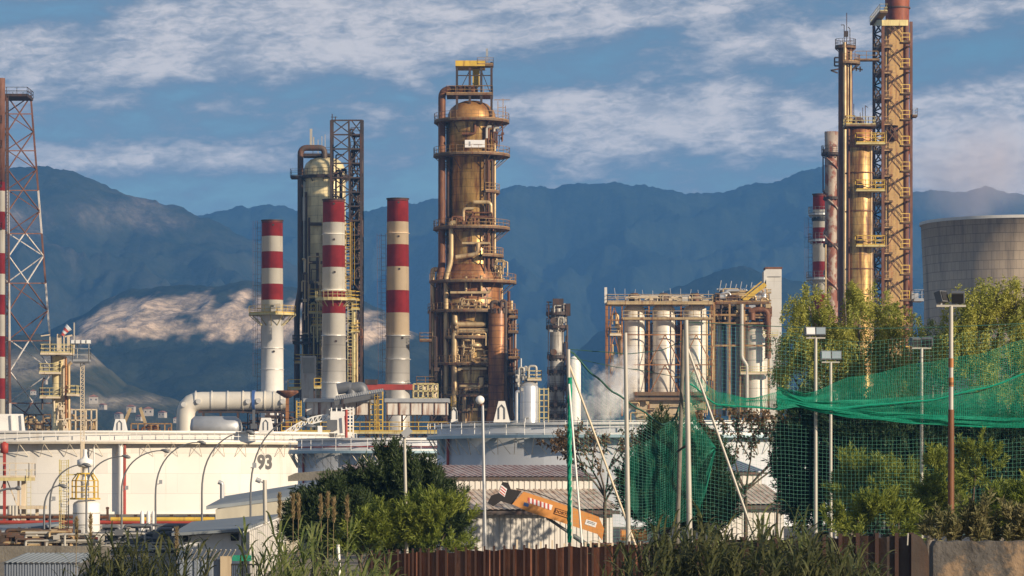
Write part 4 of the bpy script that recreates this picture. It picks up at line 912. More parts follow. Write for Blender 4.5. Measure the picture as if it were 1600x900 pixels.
scaffold('pipe_scaffold', 'beige pipe frame to the right of the small windsock column', 110, 151, 640, 690, 402, 4, 5, 3, 'cream_steel', 'gold_pipe', 51)
scaffold('pipe_scaffold', 'low rusty pipe frame between the lattice mast and the windsock column', 33, 79, 648, 690, 405, 4, 4, 3, 'steel_deck', 'gold_pipe', 52)
scaffold('pipe_scaffold', 'low brown pipe frame on the skyline left of the white elbow duct', 205, 268, 662, 690, 420, 4, 6, 2, 'steel_rail', 'column_rust', 53)
for (px, py, qx, qy, lb) in ((193, 664, 204, 638, 'thin jib leaning left of the low brown pipe frame'), (228, 664, 219, 637, 'thin jib with hook rising from the low brown pipe frame')):
    Y = 424; t = thing('jib_crane', lb, 'jib crane', P(px, 690, Y)); b = MB(); b.bar(P(px, 690, Y), P(px, py - 2, Y), .22); b.build('post', 'galvanised', t)
    b = MB(); b.bar(P(px, py, Y), P(qx, qy, Y), .38); b.build('jib', 'gold_pipe', t)
# floodlight mast with box platform
Y = 222; t = thing('floodlight_mast', 'lattice floodlight mast with a caged top in front of the windsock column', 'light mast', P(129, 850, Y)); b = MB()
for px in (126, 131.5):
    for e in (0, .26): b.bar(P(px, 722, Y + e), P(px, 562, Y + e), .05)
for i in range(26): y = 722 - i * 6.2; b.bar(P(126, y, Y), P(131.5, y, Y), .035); b.bar(P(126, y, Y), P(131.5, y - 6, Y), .03)
b.bar(P(128.7, 860, Y), P(128.7, 690, Y), .22); b.build('mast', 'cream_steel', t)
deck(t, X(115, Y), X(140, Y), Y - .5, Y + .6, Z(565, Y), 'lamp_grey', 'galvanised', rh=.9, th=.1, t=.03)
for px in (114, 121, 130, 138):
    b = MB(); b.box(P(px, 534, Y - .5), (.30, .26, .24), .3); b.build('floodlight', 'galvanised', t)
b = MB(); b.bar(P(112, 538, Y), P(142, 536, Y), .07); b.bar(P(116, 537, Y), P(116, 504, Y), .06); b.bar(P(121, 565, Y), P(121, 532, Y), .05); b.bar(P(139, 565, Y), P(139, 534, Y), .05); b.build('light_frame', 'pale_steel', t)

# ------------------------------------------------------------------ white duct with elbow, vessel below it
Y = 432; k = Y / F; t = thing('flue_duct', 'large white horizontal duct ending in a downward elbow, with a blue ring', 'duct', P(340, 690, Y))
b = MB(); b.pipe([P(290, 700, Y), P(290, 627, Y), P(448, 626, Y)], 14.5 * k, bend=24 * k, n=28); mat('duct_white', (.66, .62, .54), .5, .1, var=.05, dirt=.12, dirtcol=(.4, .33, .25)); b.build('duct', 'duct_white', t)
for px in (306, 331, 356, 380, 414, 428, 440):
    b = MB(); b.tube([P(px - .8, 626, Y), P(px + .8, 626, Y)], 15.6 * k, 28); b.build('flange', 'duct_white' if px > 375 else 'stack_steel', t)
b = MB(); b.tube([P(394.5, 626, Y), P(399, 626, Y)], 16.4 * k, 28); b.build('expansion_ring', 'blue_paint', t)
b = MB(); b.bar(P(396.5, 640, Y - 1.4), P(396.5, 668, Y - 1.4), .35); b.bar(P(396.5, 662, Y - 1.4), P(396.5, 670, Y - 1.4), .8); b.build('drain_leg', 'lamp_grey', t)
for px, py in ((287, 632), (310, 627), (388, 627), (404, 626), (442, 627)):
    b = MB(); b.tube([P(px, py, Y - 14 * k - .3), P(px, py, Y - 13 * k)], .36, 10); b.build('port', 'stack_steel', t)
b = MB()
for px in (318, 345, 372, 420, 440): b.bar(P(px, 690, Y), P(px, 640, Y), .3)
b.bar(P(310, 643, Y), P(450, 643, Y), .4); b.build('support', 'dark_steel', t)
Y = 426; k = Y / F; t = thing('horizontal_vessel', 'grey horizontal drum with dished end lying under the white duct', 'vessel', P(335, 690, Y))
b = MB(); b.tube([P(297, 668, Y), P(299, 668, Y), P(304, 668, Y), P(368, 668, Y), P(376, 668, Y), P(379, 668, Y)], [.2, 1.1, 1.5, 1.5, 1.0, .1], 24); b.build('shell', 'galvanised', t)
b = MB()
for px in (312, 360): b.box(P(px, 684, Y), (.8, 2.4, 2.2))
b.build('saddle', 'concrete', t)
scaffold('pipe_scaffold', 'dark pipe frame under the right end of the white elbow duct', 372, 462, 644, 700, 436, 4, 6, 3, 'dark_steel', 'dark_pipe', 54)
t = thing('drain_funnel', 'rusty post with a wide flat funnel top in front of the white duct', 'drain post', P(449, 700, 420)); b = MB(); b.lathe(P(449, 612, 420), [(.01, .1), (1.4, .15), (1.5, -.1), (.4, -.8), (.01, -.8)], 20); b.build('funnel', 'rust_pipe', t); b = MB(); b.bar(P(449, 700, 420), P(449, 620, 420), .42); b.build('post', 'column_rust', t)

# ------------------------------------------------------------------ air coolers, elbows, sloping rack, yellow walkway
def cooler(label, x0, x1, Y, m):
    t = thing('air_cooler', label, 'air cooler', P((x0 + x1) / 2, 690, Y)); xc = (X(x0, Y) + X(x1, Y)) / 2; wd = X(x1, Y) - X(x0, Y)
    b = MB(); b.box((xc, Y + 3, Z(638, Y)), (wd - .5, 6, S(20, Y))); b.build('plenum', m, t)
    b = MB(); b.box((xc, Y + 3, Z(625.5, Y)), (wd, 6.6, S(6, Y))); b.build('header', 'galvanised', t)
    b = MB()
    for i in range(6): px = x0 + 4 + (x1 - x0 - 8) * i / 5; b.bar(P(px, 648, Y - .05), P(px, 629, Y - .05), .12)
    b.build('rib', 'rust_pipe', t)
    b = MB()
    for i in range(5): px = x0 + 4 + (x1 - x0 - 8) * i / 4; b.bar(P(px, 700, Y + .3), P(px, 648, Y + .3), .26); b.bar(P(px, 660, Y + .3), P(px + (8 if i < 4 else -8), 649, Y + .3), .12)
    b.build('leg', 'dark_steel', t); return t
cooler('air cooler with dull brown sides, below the middle chimney', 474, 581, 405, 'white_rusty')
cooler('air cooler with whitish rust streaked sides, left of the largest column', 601, 702, 408, 'white_rusty')
t = thing('pipe_elbow', 'pair of grey elbow pipes resting above the brown air cooler', 'pipe elbow', P(548, 622, 402))
for px in (549, 567):
    b = MB(); b.pipe([P(px, 622, 402), P(px, 604, 402), P(px - 22, 608, 402)], .72, n=16); b.build('elbow', 'lamp_grey', t)
Y = 399; t = thing('sloping_rack', 'grey sloping tube rack on top of the brown air cooler', 'tube rack', P(560, 640, Y)); b = MB(); b.slab([P(522, 626, Y), P(596, 613, Y), P(599, 607, Y + 5), P(526, 618, Y + 5)], .6); b.build('frame', 'lamp_grey', t)
b = MB()
for i in range(26): u = i / 25; b.bar(P(523 + 73 * u, 625 - 13 * u, Y - .1), P(525 + 73 * u, 618.5 - 11.5 * u, Y - .1), .12)
b.build('tube_end', 'galvanised', t)
b = MB(); b.bar(P(535, 690, Y), P(535, 624, Y), .25); b.bar(P(590, 690, Y), P(590, 616, Y), .25); b.build('support', 'dark_steel', t)
Y = 430; t = thing('pipe_bridge', 'rust red horizontal beam passing behind the cream banded chimney', 'pipe bridge', P(610, 690, Y)); b = MB(); b.box(P(608, 605, Y), (S(80, Y), 1.0, .75)); b.build('beam', 'red_paint', t)
b = MB(); b.box(P(580, 597, Y), (S(20, Y), 1.2, S(8, Y))); b.build('fan_box', 'dark_steel', t); b = MB(); b.bar(P(572, 690, Y), P(572, 608, Y), .3); b.bar(P(645, 690, Y), P(645, 608, Y), .3); b.build('post', 'dark_steel', t)
Y = 396
def walkway(label, x0, x1, py, Y, m='yellow_paint', dep=1.2):
    t = thing('walkway', label, 'walkway', P((x0 + x1) / 2, 700, Y)); b = MB(); b.box(((X(x0, Y) + X(x1, Y)) / 2, Y, Z(py, Y) - .15), (X(x1, Y) - X(x0, Y), dep, .3)); b.build('deck', 'pale_yellow', t)
    b = MB(); b.rail([P(x0, py, Y - dep / 2), P(x1, py, Y - dep / 2)], 1.15, .08, 1.2); b.rail([P(x0, py, Y + dep / 2), P(x1, py, Y + dep / 2)], 1.15, .08, 1.2); b.build('railing', m, t)
    b = MB(); n = max(2, int((x1 - x0) / 35))
    for i in range(n + 1): px = x0 + (x1 - x0) * i / n; b.bar(P(px, 720, Y), P(px, py + 2, Y), .2)
    b.build('post', 'dark_steel', t); return t
walkway('long yellow railed walkway below the two air coolers', 440, 700, 674, Y)
walkway('short yellow railed walkway left of the louvred shaft box', 450, 470, 606, 446)
walkway('short yellow railed platform between the louvred shaft box and the middle chimney', 491, 512, 604, 446)
Y = 400; t = thing('ladder_frame', 'yellow ladder frame between the two air coolers', 'ladder', P(588, 700, Y)); b = MB()
for px in (578, 588, 598): b.bar(P(px, 690, Y), P(px, 612, Y), .14)
for i in range(9): b.bar(P(578, 616 + i * 8, Y), P(598, 616 + i * 8, Y), .12)
b.build('frame', 'yellow_paint', t); b = MB(); b.ladder(P(588, 690, Y - .6), P(588, 616, Y - .6), .6, t=.08); b.build('ladder', 'yellow_paint', t)
t = thing('access_ladder', 'yellow caged ladder left of the brown air cooler', 'ladder', P(467, 690, 402)); b = MB(); b.ladder(P(467, 690, 402), P(467, 626, 402), .6, t=.1); b.build('frame', 'yellow_paint', t)
scaffold('valve_platform', 'yellow valve platform on top of the whitish air cooler', 646, 684, 600, 622, 412, 3, 5, 2, 'pale_yellow', 'cream_steel', 55)
scaffold('pipe_scaffold', 'dark pipe rack under the walkway below the air coolers', 560, 696, 680, 712, 398, 4, 9, 1, 'dark_steel', 'dark_pipe', 56)

# ------------------------------------------------------------------ right of the main column
Y = 414; k = Y / F; c = Vector((X(827, Y), Y, 0)); t = thing('silver_vessel', 'short silver upright vessel between the largest column and the slim dark column', 'vessel', c)
b = MB(); b.lathe(c, [(r * k, Z(y, Y)) for y, r in [(594, .1), (596, 7), (600, 12), (606, 14.5)]] + [(14.5 * k, 0)], 36); b.build('shell', 'silver', t)
vpipe(t, [(812, 612), (807, 612), (807, 680)], .22, 'galvanised', Y, -1); vpipe(t, [(826, 596), (826, 572), (838, 572), (838, 612)], .16, 'pale_steel', Y); vpipe(t, [(814, 610), (814, 560)], .12, 'galvanised', Y); vpipe(t, [(820, 660), (820, 652), (826, 652)], .14, 'galvanised', Y, -1.5)
deck(t, X(824, Y), X(846, Y), Y - 1, Y + 2, Z(592, Y), 'cream_steel', 'pale_yellow', t=.07)
b = MB()
for px in (843, 850, 857): b.bar(P(px, 690, Y), P(px, 606, Y), .14)
for i in range(9): b.bar(P(843, 608 + i * 9, Y), P(857, 608 + i * 9, Y), .12)
b.build('ladder', 'pale_yellow', t); clutter(t, 'small_pipework', 'pale_steel', 806, 824, 570, 605, Y - 1, Y + 1, 16, 61, (.06, .16))
Y = 420; k = Y / F; c = Vector((X(870, Y), Y, 0)); t = thing('slender_column', 'slender dark grey column with ring platforms right of the silver vessel', 'process column', c)
mat('column_grey', (.44, .41, .36), .5, .2, var=.14, rust=.36, rs=.6, rustcol=(.07, .045, .03), seam=(2.0, .08), seamk=.6)
b = MB(); b.lathe(c, [(9.5 * k, Z(482, Y)), (10.5 * k, Z(510, Y)), (12.5 * k, Z(660, Y)), (12.5 * k, 0)], 28); b.build('shell', 'column_grey', t)
for py in (489, 510): ring_platform(t, c, Z(py, Y), 9 * k, 17 * k, n=16, m='dark_steel', mr='dark_steel')
for py in (557, 580, 606, 632, 649): ring_platform(t, c, Z(py, Y), 11 * k, 15.5 * k, n=16, m='dark_steel', mr='dark_steel', rh=.5)
b = MB()
for px in (856, 885): b.bar(P(px, 690, Y - 1), P(px + 1, 478, Y - 1), .1)
b.bar(P(854, 472, Y), P(862, 472, Y), .16); b.bar(P(857, 490, Y), P(857, 472, Y), .18); b.box(P(872, 474, Y), (1.4, 1, 1.2)); b.box(P(886, 484, Y), (.9, .8, 1.6)); b.build('frame', 'dark_steel', t)
for py in (501, 550):
    b = MB(); b.tube([P(865, py, Y - 1.35), P(865, py, Y - .7)], .42, 14); b.build('manhole', 'dark_pipe', t)
clutter(t, 'small_pipework', 'pale_steel', 860, 884, 474, 510, Y - 1.3, Y, 10, 62, (.06, .14)); clutter(t, 'small_pipework', 'dark_pipe', 880, 887, 500, 655, Y - 1.4, Y, 8, 63, (.05, .1))
Y = 418; k = Y / F; c = Vector((X(897.5, Y), Y, 0)); t = thing('white_vessel', 'white bullet shaped upright vessel at the left of the steam', 'vessel', c)
b = MB(); b.lathe(c, [(r * k, Z(y, Y)) for y, r in [(556, .1), (557, 3.5), (560, 7), (566, 9.3), (572, 10)]] + [(10 * k, 0)], 28); b.build('shell', 'white_paint', t)
vpipe(t, [(890, 565), (890, 660)], .08, 'galvanised', Y, -.9)

# silo block
Y = 430; k = Y / F; t = thing('silo_block', 'row of three tall white silos in a rusty frame on a concrete base', 'silo block', P(1035, 740, Y))
for px, r, Yc in ((991, 16, Y), (1037, 17.5, Y), (1086, 17.5, Y)):
    c = Vector((X(px, Yc), Yc, 0)); b = MB(); b.lathe(c, [(.01, Z(474, Y)), (r * .55 * k, Z(475, Y)), (r * k, Z(482, Y)), (r * k, Z(619, Y)), (r * .5 * k, Z(640, Y)), (.01, Z(641, Y))], 36); o = b.build('silo', 'silo_white', t)
    b = MB(); b.lathe(c + Vector((0, 0, Z(472, Y))), [(.01, 1.2), (.5, 1.2), (.8, .8), (.8, -.4)], 16); b.build('top_vent', 'dark_pipe', o)
b = MB(); b.box(P(1046, 640, Y + .2), (S(104, Y), 5, S(44, Y))); b.build('base', 'concrete_beige', t)
b = MB(); b.box(P(1046, 616, Y - .2), (S(112, Y), 6, .5)); b.box(P(1046, 624, Y - .2), (S(112, Y), 6, .35)); b.build('base_beam', 'steel_deck', t)
b = MB()
for px in (948, 954, 972, 1014, 1064, 1112):
    for e in (-2.3, 2.3): b.bar(P(px, 650, Y + e), P(px, 473 if px > 950 else 476, Y + e), .20 if px > 950 else .38)
for py in (500, 523, 570):
    for e in (-2.4, 2.4): b.bar(P(948, py, Y + e), P(1112, py, Y + e), .14)
b.build('column_frame', 'column_rust', t)
b = MB()
for (x0, x1) in ((948, 972), (1014, 1064), (1064, 1112)):
    for (ya, yb) in ((480, 523), (523, 570), (570, 616)):
        if x0 == 948 or ya > 500: b.bar(P(x0, yb, Y - 2.4), P((x0 + x1) / 2, ya, Y - 2.4), .13); b.bar(P(x1, yb, Y - 2.4), P((x0 + x1) / 2, ya, Y - 2.4), .13)
b.build('bracing', 'column_rust', t)
deck(t, X(948, Y), X(1113, Y), Y - 2.8, Y + 2.8, Z(474, Y), 'gold_pipe', 'gold_pipe', th=.28, t=.07); deck(t, X(972, Y), X(1113, Y), Y - 2.8, Y - 2.0, Z(499, Y), 'gold_pipe', 'gold_pipe', th=.16, rh=1.0, t=.07, sides='f'); deck(t, X(952, Y), X(970, Y), Y - 2.8, Y, Z(523, Y), 'cream_steel', 'gold_pipe', rh=.9)
b = MB(); b.box(P(946.5, 462, Y), (.35, .35, S(26, Y))); b.box(P(1071, 470, Y - 2), (.9, .8, 1.4)); b.build('vent_stub', 'concrete_light', t)
clutter(t, 'small_pipework', 'cream_steel', 974, 1111, 462, 474, Y - 2, Y + 2, 22, 71, (.05, .13))
for py in (541, 589): deck(t, X(1003, Y), X(1113, Y), Y + .6, Y + 2.6, Z(py, Y), 'gold_pipe', 'gold_pipe', th=.14, rh=1.0, t=.06, sides='f')
clutter(t, 'small_pipework', 'gold_pipe', 1003, 1020, 480, 612, Y + 1, Y + 2.4, 16, 75, (.05, .13)); clutter(t, 'small_pipework', 'column_rust', 1054, 1072, 480, 612, Y + 1, Y + 2.4, 16, 76, (.05, .13)); clutter(t, 'small_pipework', 'gold_pipe', 1100, 1114, 480, 640, Y - 1, Y + 2.4, 18, 77, (.05, .13)); clutter(t, 'small_pipework', 'gold_pipe', 985, 1105, 622, 655, Y - 3.4, Y - 2.6, 16, 78, (.05, .13)); clutter(t, 'small_pipework', 'gold_pipe', 954, 972, 485, 580, Y - 2, Y + 2, 14, 72, (.07, .16)); clutter(t, 'small_pipework', 'dark_pipe', 1002, 1020, 478, 612, Y - 1, Y + 2, 10, 73, (.06, .14)); clutter(t, 'small_pipework', 'dark_pipe', 1056, 1068, 478, 612, Y - 1, Y + 2, 8, 74, (.06, .14))
b = MB()
for i in range(11): px = 962 + i * 14.5; b.bar(P(px, 466, Y), P(px + (i % 3 - 1) * 2, 450 + (i * 7) % 6, Y), .07)
b.build('antenna', 'galvanised', t)
# dryer unit and white tower
Y = 432; t = thing('dryer_unit', 'crowded rusty process frame with vertical tubes between the silos and the white tower', 'process unit', P(1155, 740, Y))
for i in range(7):
    px = 1117 + i * 7.2; vpipe(t, [(px, 650), (px, 492)], .24 + .05 * (i % 2), ('dark_pipe', 'galvanised', 'dark_pipe', 'silver')[i % 4], Y + (i % 3), -.5)
c = Vector((X(1180, Y), Y, 0)); b = MB(); b.lathe(c, [(r * Y / F, Z(y, Y)) for y, r in [(505, .1), (507, 12), (512, 18), (650, 19)]], 32); b.build('drum', 'silo_white', t)
b = MB()
for px in (1116, 1140, 1157, 1163, 1201):
    for e in (-2.2, 2.2): b.bar(P(px, 660, Y + e), P(px, 472, Y + e), .26)
for py in (474, 492, 505, 540): b.bar(P(1116, py, Y - 2.2), P(1205, py, Y - 2.2), .24); b.bar(P(1116, py, Y + 2.2), P(1205, py, Y + 2.2), .2)
b.build('frame', 'steel_rail', t)
deck(t, X(1116, Y), X(1200, Y), Y - 2.4, Y + 2.4, Z(473, Y), 'steel_deck', 'steel_rail'); deck(t, X(1155, Y), X(1210, Y), Y - 2.8, Y - 1.6, Z(583, Y), 'cream_steel', 'pale_yellow', rh=.8, sides='f'); deck(t, X(1190, Y), X(1213, Y), Y - 2.6, Y - 1.6, Z(525, Y), 'cream_steel', 'pale_yellow', rh=.7, sides='f')
clutter(t, 'small_pipework', 'dark_pipe', 1117, 1160, 452, 500, Y - 2.2, Y + 2, 46, 81, (.09, .24)); clutter(t, 'small_pipework', 'gold_pipe', 1120, 1205, 450, 505, Y - 2.3, Y + 1, 34, 82, (.08, .2)); clutter(t, 'small_pipework', 'silver', 1120, 1195, 446, 474, Y - 2, Y + 1, 20, 83, (.1, .26)); clutter(t, 'small_pipework', 'rust_pipe', 1162, 1205, 478, 510, Y - 2.4, Y, 24, 84, (.08, .2))
vpipe(t, [(1175, 500), (1175, 484), (1200, 484), (1200, 560)], .4, 'rust_pipe', Y, -2.3, n=12); vpipe(t, [(1159, 475), (1159, 560), (1167, 570), (1167, 650)], .26, 'pale_steel', Y, -2.6)
b = MB(); b.bar(P(1162, 470, Y - 1.5), P(1196, 444, Y - 1.5), .6); b.bar(P(1158, 466, Y - 1.5), P(1190, 440, Y - 1.5), .18); b.build('conveyor', 'yellow_paint', t)
b = MB()
for i in range(9): px = 1124 + i * 8; b.bar(P(px, 456, Y), P(px + 3, 438 + (i * 5) % 9, Y), .10)
b.build('antenna', 'galvanised', t)
Y = 441; t = thing('lift_tower', 'plain white square tower with a hooded top right of the rusty process frame', 'tower', P(1207, 740, Y))
b = MB(); b.box(P(1208, 571, Y), (S(24, Y), 2.6, S(298, Y))); b.build('shaft', 'concrete_light', t)
b = MB(); b.prism([P(1193.5, 444, Y - 1.5), P(1193.5, 424, Y - 1.5), P(1197, 420.5, Y - 1.5), P(1221, 420.5, Y - 1.5), P(1221, 432, Y - 1.5), P(1199, 432, Y - 1.5)], (0, 3.0, 0)); b.build('hood', 'concrete_light', t)
b = MB(); b.box(P(1194.8, 545, Y), (.28, 2.4, S(190, Y))); b.build('guide_rail', 'rust_pipe', t)
b = MB(); b.box(P(1207.5, 419.8, Y), (S(27, Y), 3.1, .25)); b.build('roof_edge', 'rust_pipe', t)
# ------------------------------------------------------------------ left foreground plant
Y = 188; k = Y / F; c = Vector((X(135, Y), Y, 0)); t = thing('vent_scrubber', 'white upright vessel with a drum shaped cap and yellow cage in front of tank 93', 'vessel', c)
b = MB(); b.lathe(c, [(.01, Z(780, Y)), (12 * k, Z(781, Y)), (19 * k, Z(785, Y)), (21 * k, Z(788, Y)), (21 * k, Z(848, Y)), (12 * k, Z(853, Y)), (12 * k, 0)], 32); b.build('shell', 'white_paint', t)
for py in (801, 819, 834):
    b = MB(); b.lathe(c, [(21 * k, Z(py, Y)), (21.6 * k, Z(py, Y)), (21.6 * k, Z(py + 1.4, Y)), (21 * k, Z(py + 1.4, Y))], 32, smooth=False, closed=True); b.build('band', 'pale_steel', t)
c3 = c - Vector((S(2, Y), 0, 0)); b = MB(); b.lathe(c3, [(6.5 * k, Z(783, Y)), (6.5 * k, Z(754, Y)), (7.5 * k, Z(752, Y)), (4.5 * k, Z(748, Y)), (4.5 * k, Z(730, Y)), (9 * k, Z(730, Y)), (12.5 * k, Z(727, Y)), (12.5 * k, Z(719, Y)), (5 * k, Z(716, Y)), (2.8 * k, Z(712, Y)), (2.8 * k, Z(702, Y)), (.01, Z(702, Y))], 28); b.build('neck', 'white_paint', t)
b = MB(); R0 = 20 * k
b.lathe(c3, [(R0, Z(778, Y)), (R0, Z(780.5, Y)), (R0 + .15, Z(780.5, Y)), (R0 + .15, Z(778, Y))], 24, smooth=False, closed=True)
for i in range(8):
    a = R(i * 45 + 10); q = Vector((math.cos(a), math.sin(a), 0)); p0 = Vector((c3.x, c3.y, 0)) + q * R0
    b.bar(p0 + Vector((0, 0, Z(779, Y))), p0 + Vector((0, 0, Z(751, Y))), .07); b.bar(p0 + Vector((0, 0, Z(751, Y))), Vector((c3.x, c3.y, Z(740, Y))) + q * R0 * .62, .07)
for py in (751, 760, 769): b.tube(ring_pts(c3, R0, Z(py, Y), 0, 360, 24), .028, 5, cap=False)
b.tube(ring_pts(c3, R0 * .62, Z(740, Y), 0, 360, 20), .05, 5, cap=False); b.build('cage', 'yellow_paint', t)
b = MB(); b.ladder(P(100, 858, Y), P(100, 719, Y), .32, t=.035, hoop=.6, step=.3); b.bar(P(93, 858, Y), P(93, 718, Y), .06); b.bar(P(107, 858, Y), P(107, 718, Y), .06)
for i in range(18): b.bar(P(93, 720 + i * 8, Y), P(107, 720 + i * 8, Y), .03)
b.build('ladder', 'pale_yellow', t)
b = MB(); b.bar(P(103, 742, Y), P(134, 741, Y), .08); b.build('bracket', 'pale_yellow', t)
# pipe platform at the far left
Y = 235; t = thing('pipe_platform', 'yellowish railed pipe platform on columns at the left edge', 'platform', P(20, 860, Y))
deck(t, X(-40, Y), X(50, Y), Y - 1.5, Y + 1.5, Z(746, Y), 'pale_yellow', 'cream_steel', t=.05); deck(t, X(-40, Y), X(71, Y), Y - .8, Y + .8, Z(790, Y), 'cream_steel', rh=0)
b = MB()
for px, wd, y0 in ((-10, .3, 746), (29, .16, 746), (37, .3, 746), (58, .22, 790), (20, .2, 790)): b.bar(P(px, 860, Y), P(px, y0, Y), wd)
for (px, qx) in ((10, 27), (8, -8)): b.bar(P(px, 748, Y - .5), P(qx, 790, Y - .5), .08)
b.build('column_frame', 'cream_steel', t); b = MB(); b.ladder(P(45, 806, Y - 1.6), P(45, 733, Y - 1.6), .3, t=.035, cage=None, step=.35); b.build('ladder', 'pale_yellow', t)
b = MB(); b.bar(P(7, 830, Y - 1), P(7, 690, Y - 1), .2)
b.lathe(P(7, 700, Y - 1), [(.01, .4), (.28, .35), (.28, -.35), (.01, -.4)], 12); b.build('riser', 'red_paint', t)
for px in (25, 20, 15): vpipe(t, [(px, 790), (px, 810), (px + 5, 815), (px + 5, 835)], .16, 'pale_steel', Y, -1)
# pipe rack along the foot of tank 93
Y = 200; t = thing('pipe_rack', 'long low rack of rust, yellow and grey pipes along the foot of tank 93', 'pipe rack', P(150, 850, Y))
for x0, x1, py, r, m in ((-60, 170, 808, .10, 'rust_pipe'), (-60, 330, 816, .12, 'red_paint'), (173, 335, 811.5, .15, 'yellow_paint'), (150, 330, 822, .11, 'pale_steel'), (150, 330, 828, .10, 'galvanised'), (20, 330, 836, .16, 'dark_pipe'), (-60, 120, 822, .2, 'dark_pipe'), (60, 330, 843, .2, 'lamp_grey'), (150, 230, 836, .16, 'red_paint')):
    b = MB(); b.tube([P(x0, py, Y), P(x1, py, Y)], r, 8); b.build('pipe', m, t)
b = MB()
for i in range(14): px = -40 + i * 28; b.bar(P(px, 870, Y + .3), P(px, 804, Y + .3), .2)
b.build('post', 'dark_steel', t); clutter(t, 'valve', 'rust_pipe', 30, 120, 826, 850, Y - 1.4, Y - .3, 40, 91, (.05, .14)); clutter(t, 'valve', 'pale_steel', 40, 240, 822, 848, Y - 1.4, Y - .3, 40, 92, (.04, .12))
b = MB(); b.bar(P(168, 826, Y), P(168, 792, Y), .14); b.bar(P(165.5, 794, Y), P(170.5, 794, Y), .1); b.build('riser', 'dark_pipe', t)
for px, lb in ((222, 'leftmost of the three white upright cylinders by the yellow pipe'), (232, 'middle of the three white upright cylinders by the yellow pipe'), (239.5, 'rightmost of the three white upright cylinders by the yellow pipe')):
    Y = 197; b = MB(); b.lathe((X(px, Y), Y, 0), [(.13, 0), (.13, Z(806, Y)), (.11, Z(801, Y)), (.04, Z(798, Y)), (.001, Z(797.5, Y))], 14); tag(b.build('gas_cylinder', 'white_paint', None, (X(px, Y), Y, 0)), lb, 'cylinder', 'white cylinders by the yellow pipe')
Y = 186; t = thing('lean_to_roof', 'low grey mono pitch shelter roof left of the white capped vessel', 'shelter', P(40, 860, Y)); b = MB(); b.slab([P(-30, 834, Y), P(92, 818, Y + 6), P(96, 815, Y + 14), P(-30, 822, Y + 10)], .15); b.build('roof', 'roof_grey', t); b = MB()
for px in (-10, 30, 70): b.bar(P(px, 870, Y + 5), P(px, 827 - px * .1, Y + 5), .16)
b.build('post', 'dark_steel', t)
Y = 163; t = thing('pipe_rack', 'dense low manifold of dark pipes and valves behind the dirty concrete wall', 'pipe rack', P(90, 870, Y))
for x0, x1, py, r, m in ((-40, 112, 836, .14, 'rust_pipe'), (-40, 300, 842, .12, 'dark_pipe'), (10, 112, 830, .10, 'gold_pipe'), (160, 300, 834, .16, 'lamp_grey'), (-40, 300, 851, .2, 'dark_pipe'), (150, 225, 846, .22, 'red_paint'), (60, 110, 846, .16, 'red_paint')):
    b = MB(); b.tube([P(x0, py, Y), P(x1, py, Y)], r, 8); b.build('pipe', m, t)
b = MB()
for i in range(16): px = -30 + i * 22; b.bar(P(px, 880, Y + .3), P(px, 828 + (i * 5) % 7, Y + .3), .16)
b.build('post', 'dark_steel', t); clutter(t, 'valve', 'dark_pipe', -20, 112, 828, 870, Y - 1.6, Y - .3, 70, 93, (.05, .13)); clutter(t, 'valve', 'gold_pipe', 0, 112, 830, 860, Y - 1.6, Y - .3, 34, 94, (.04, .10)); clutter(t, 'valve', 'pale_steel', 40, 290, 832, 862, Y - 1.8, Y - .3, 46, 95, (.03, .09)); clutter(t, 'valve', 'lamp_grey', 160, 300, 820, 862, Y - 1.6, Y - .3, 50, 96, (.04, .12))
# white cabinet, ground tanks behind the wall
Y = 150; t = thing('white_cabinet', 'small white cabinet with a dark panel above the dirty concrete wall', 'cabinet', P(60, 875, Y)); b = MB(); b.box(P(60, 868, Y), (S(16, Y), .5, S(26, Y))); b.build('case', 'white_paint', t); b = MB(); b.box(P(61, 864, Y - .26), (S(11, Y), .04, S(10, Y))); b.build('panel', 'black', t)

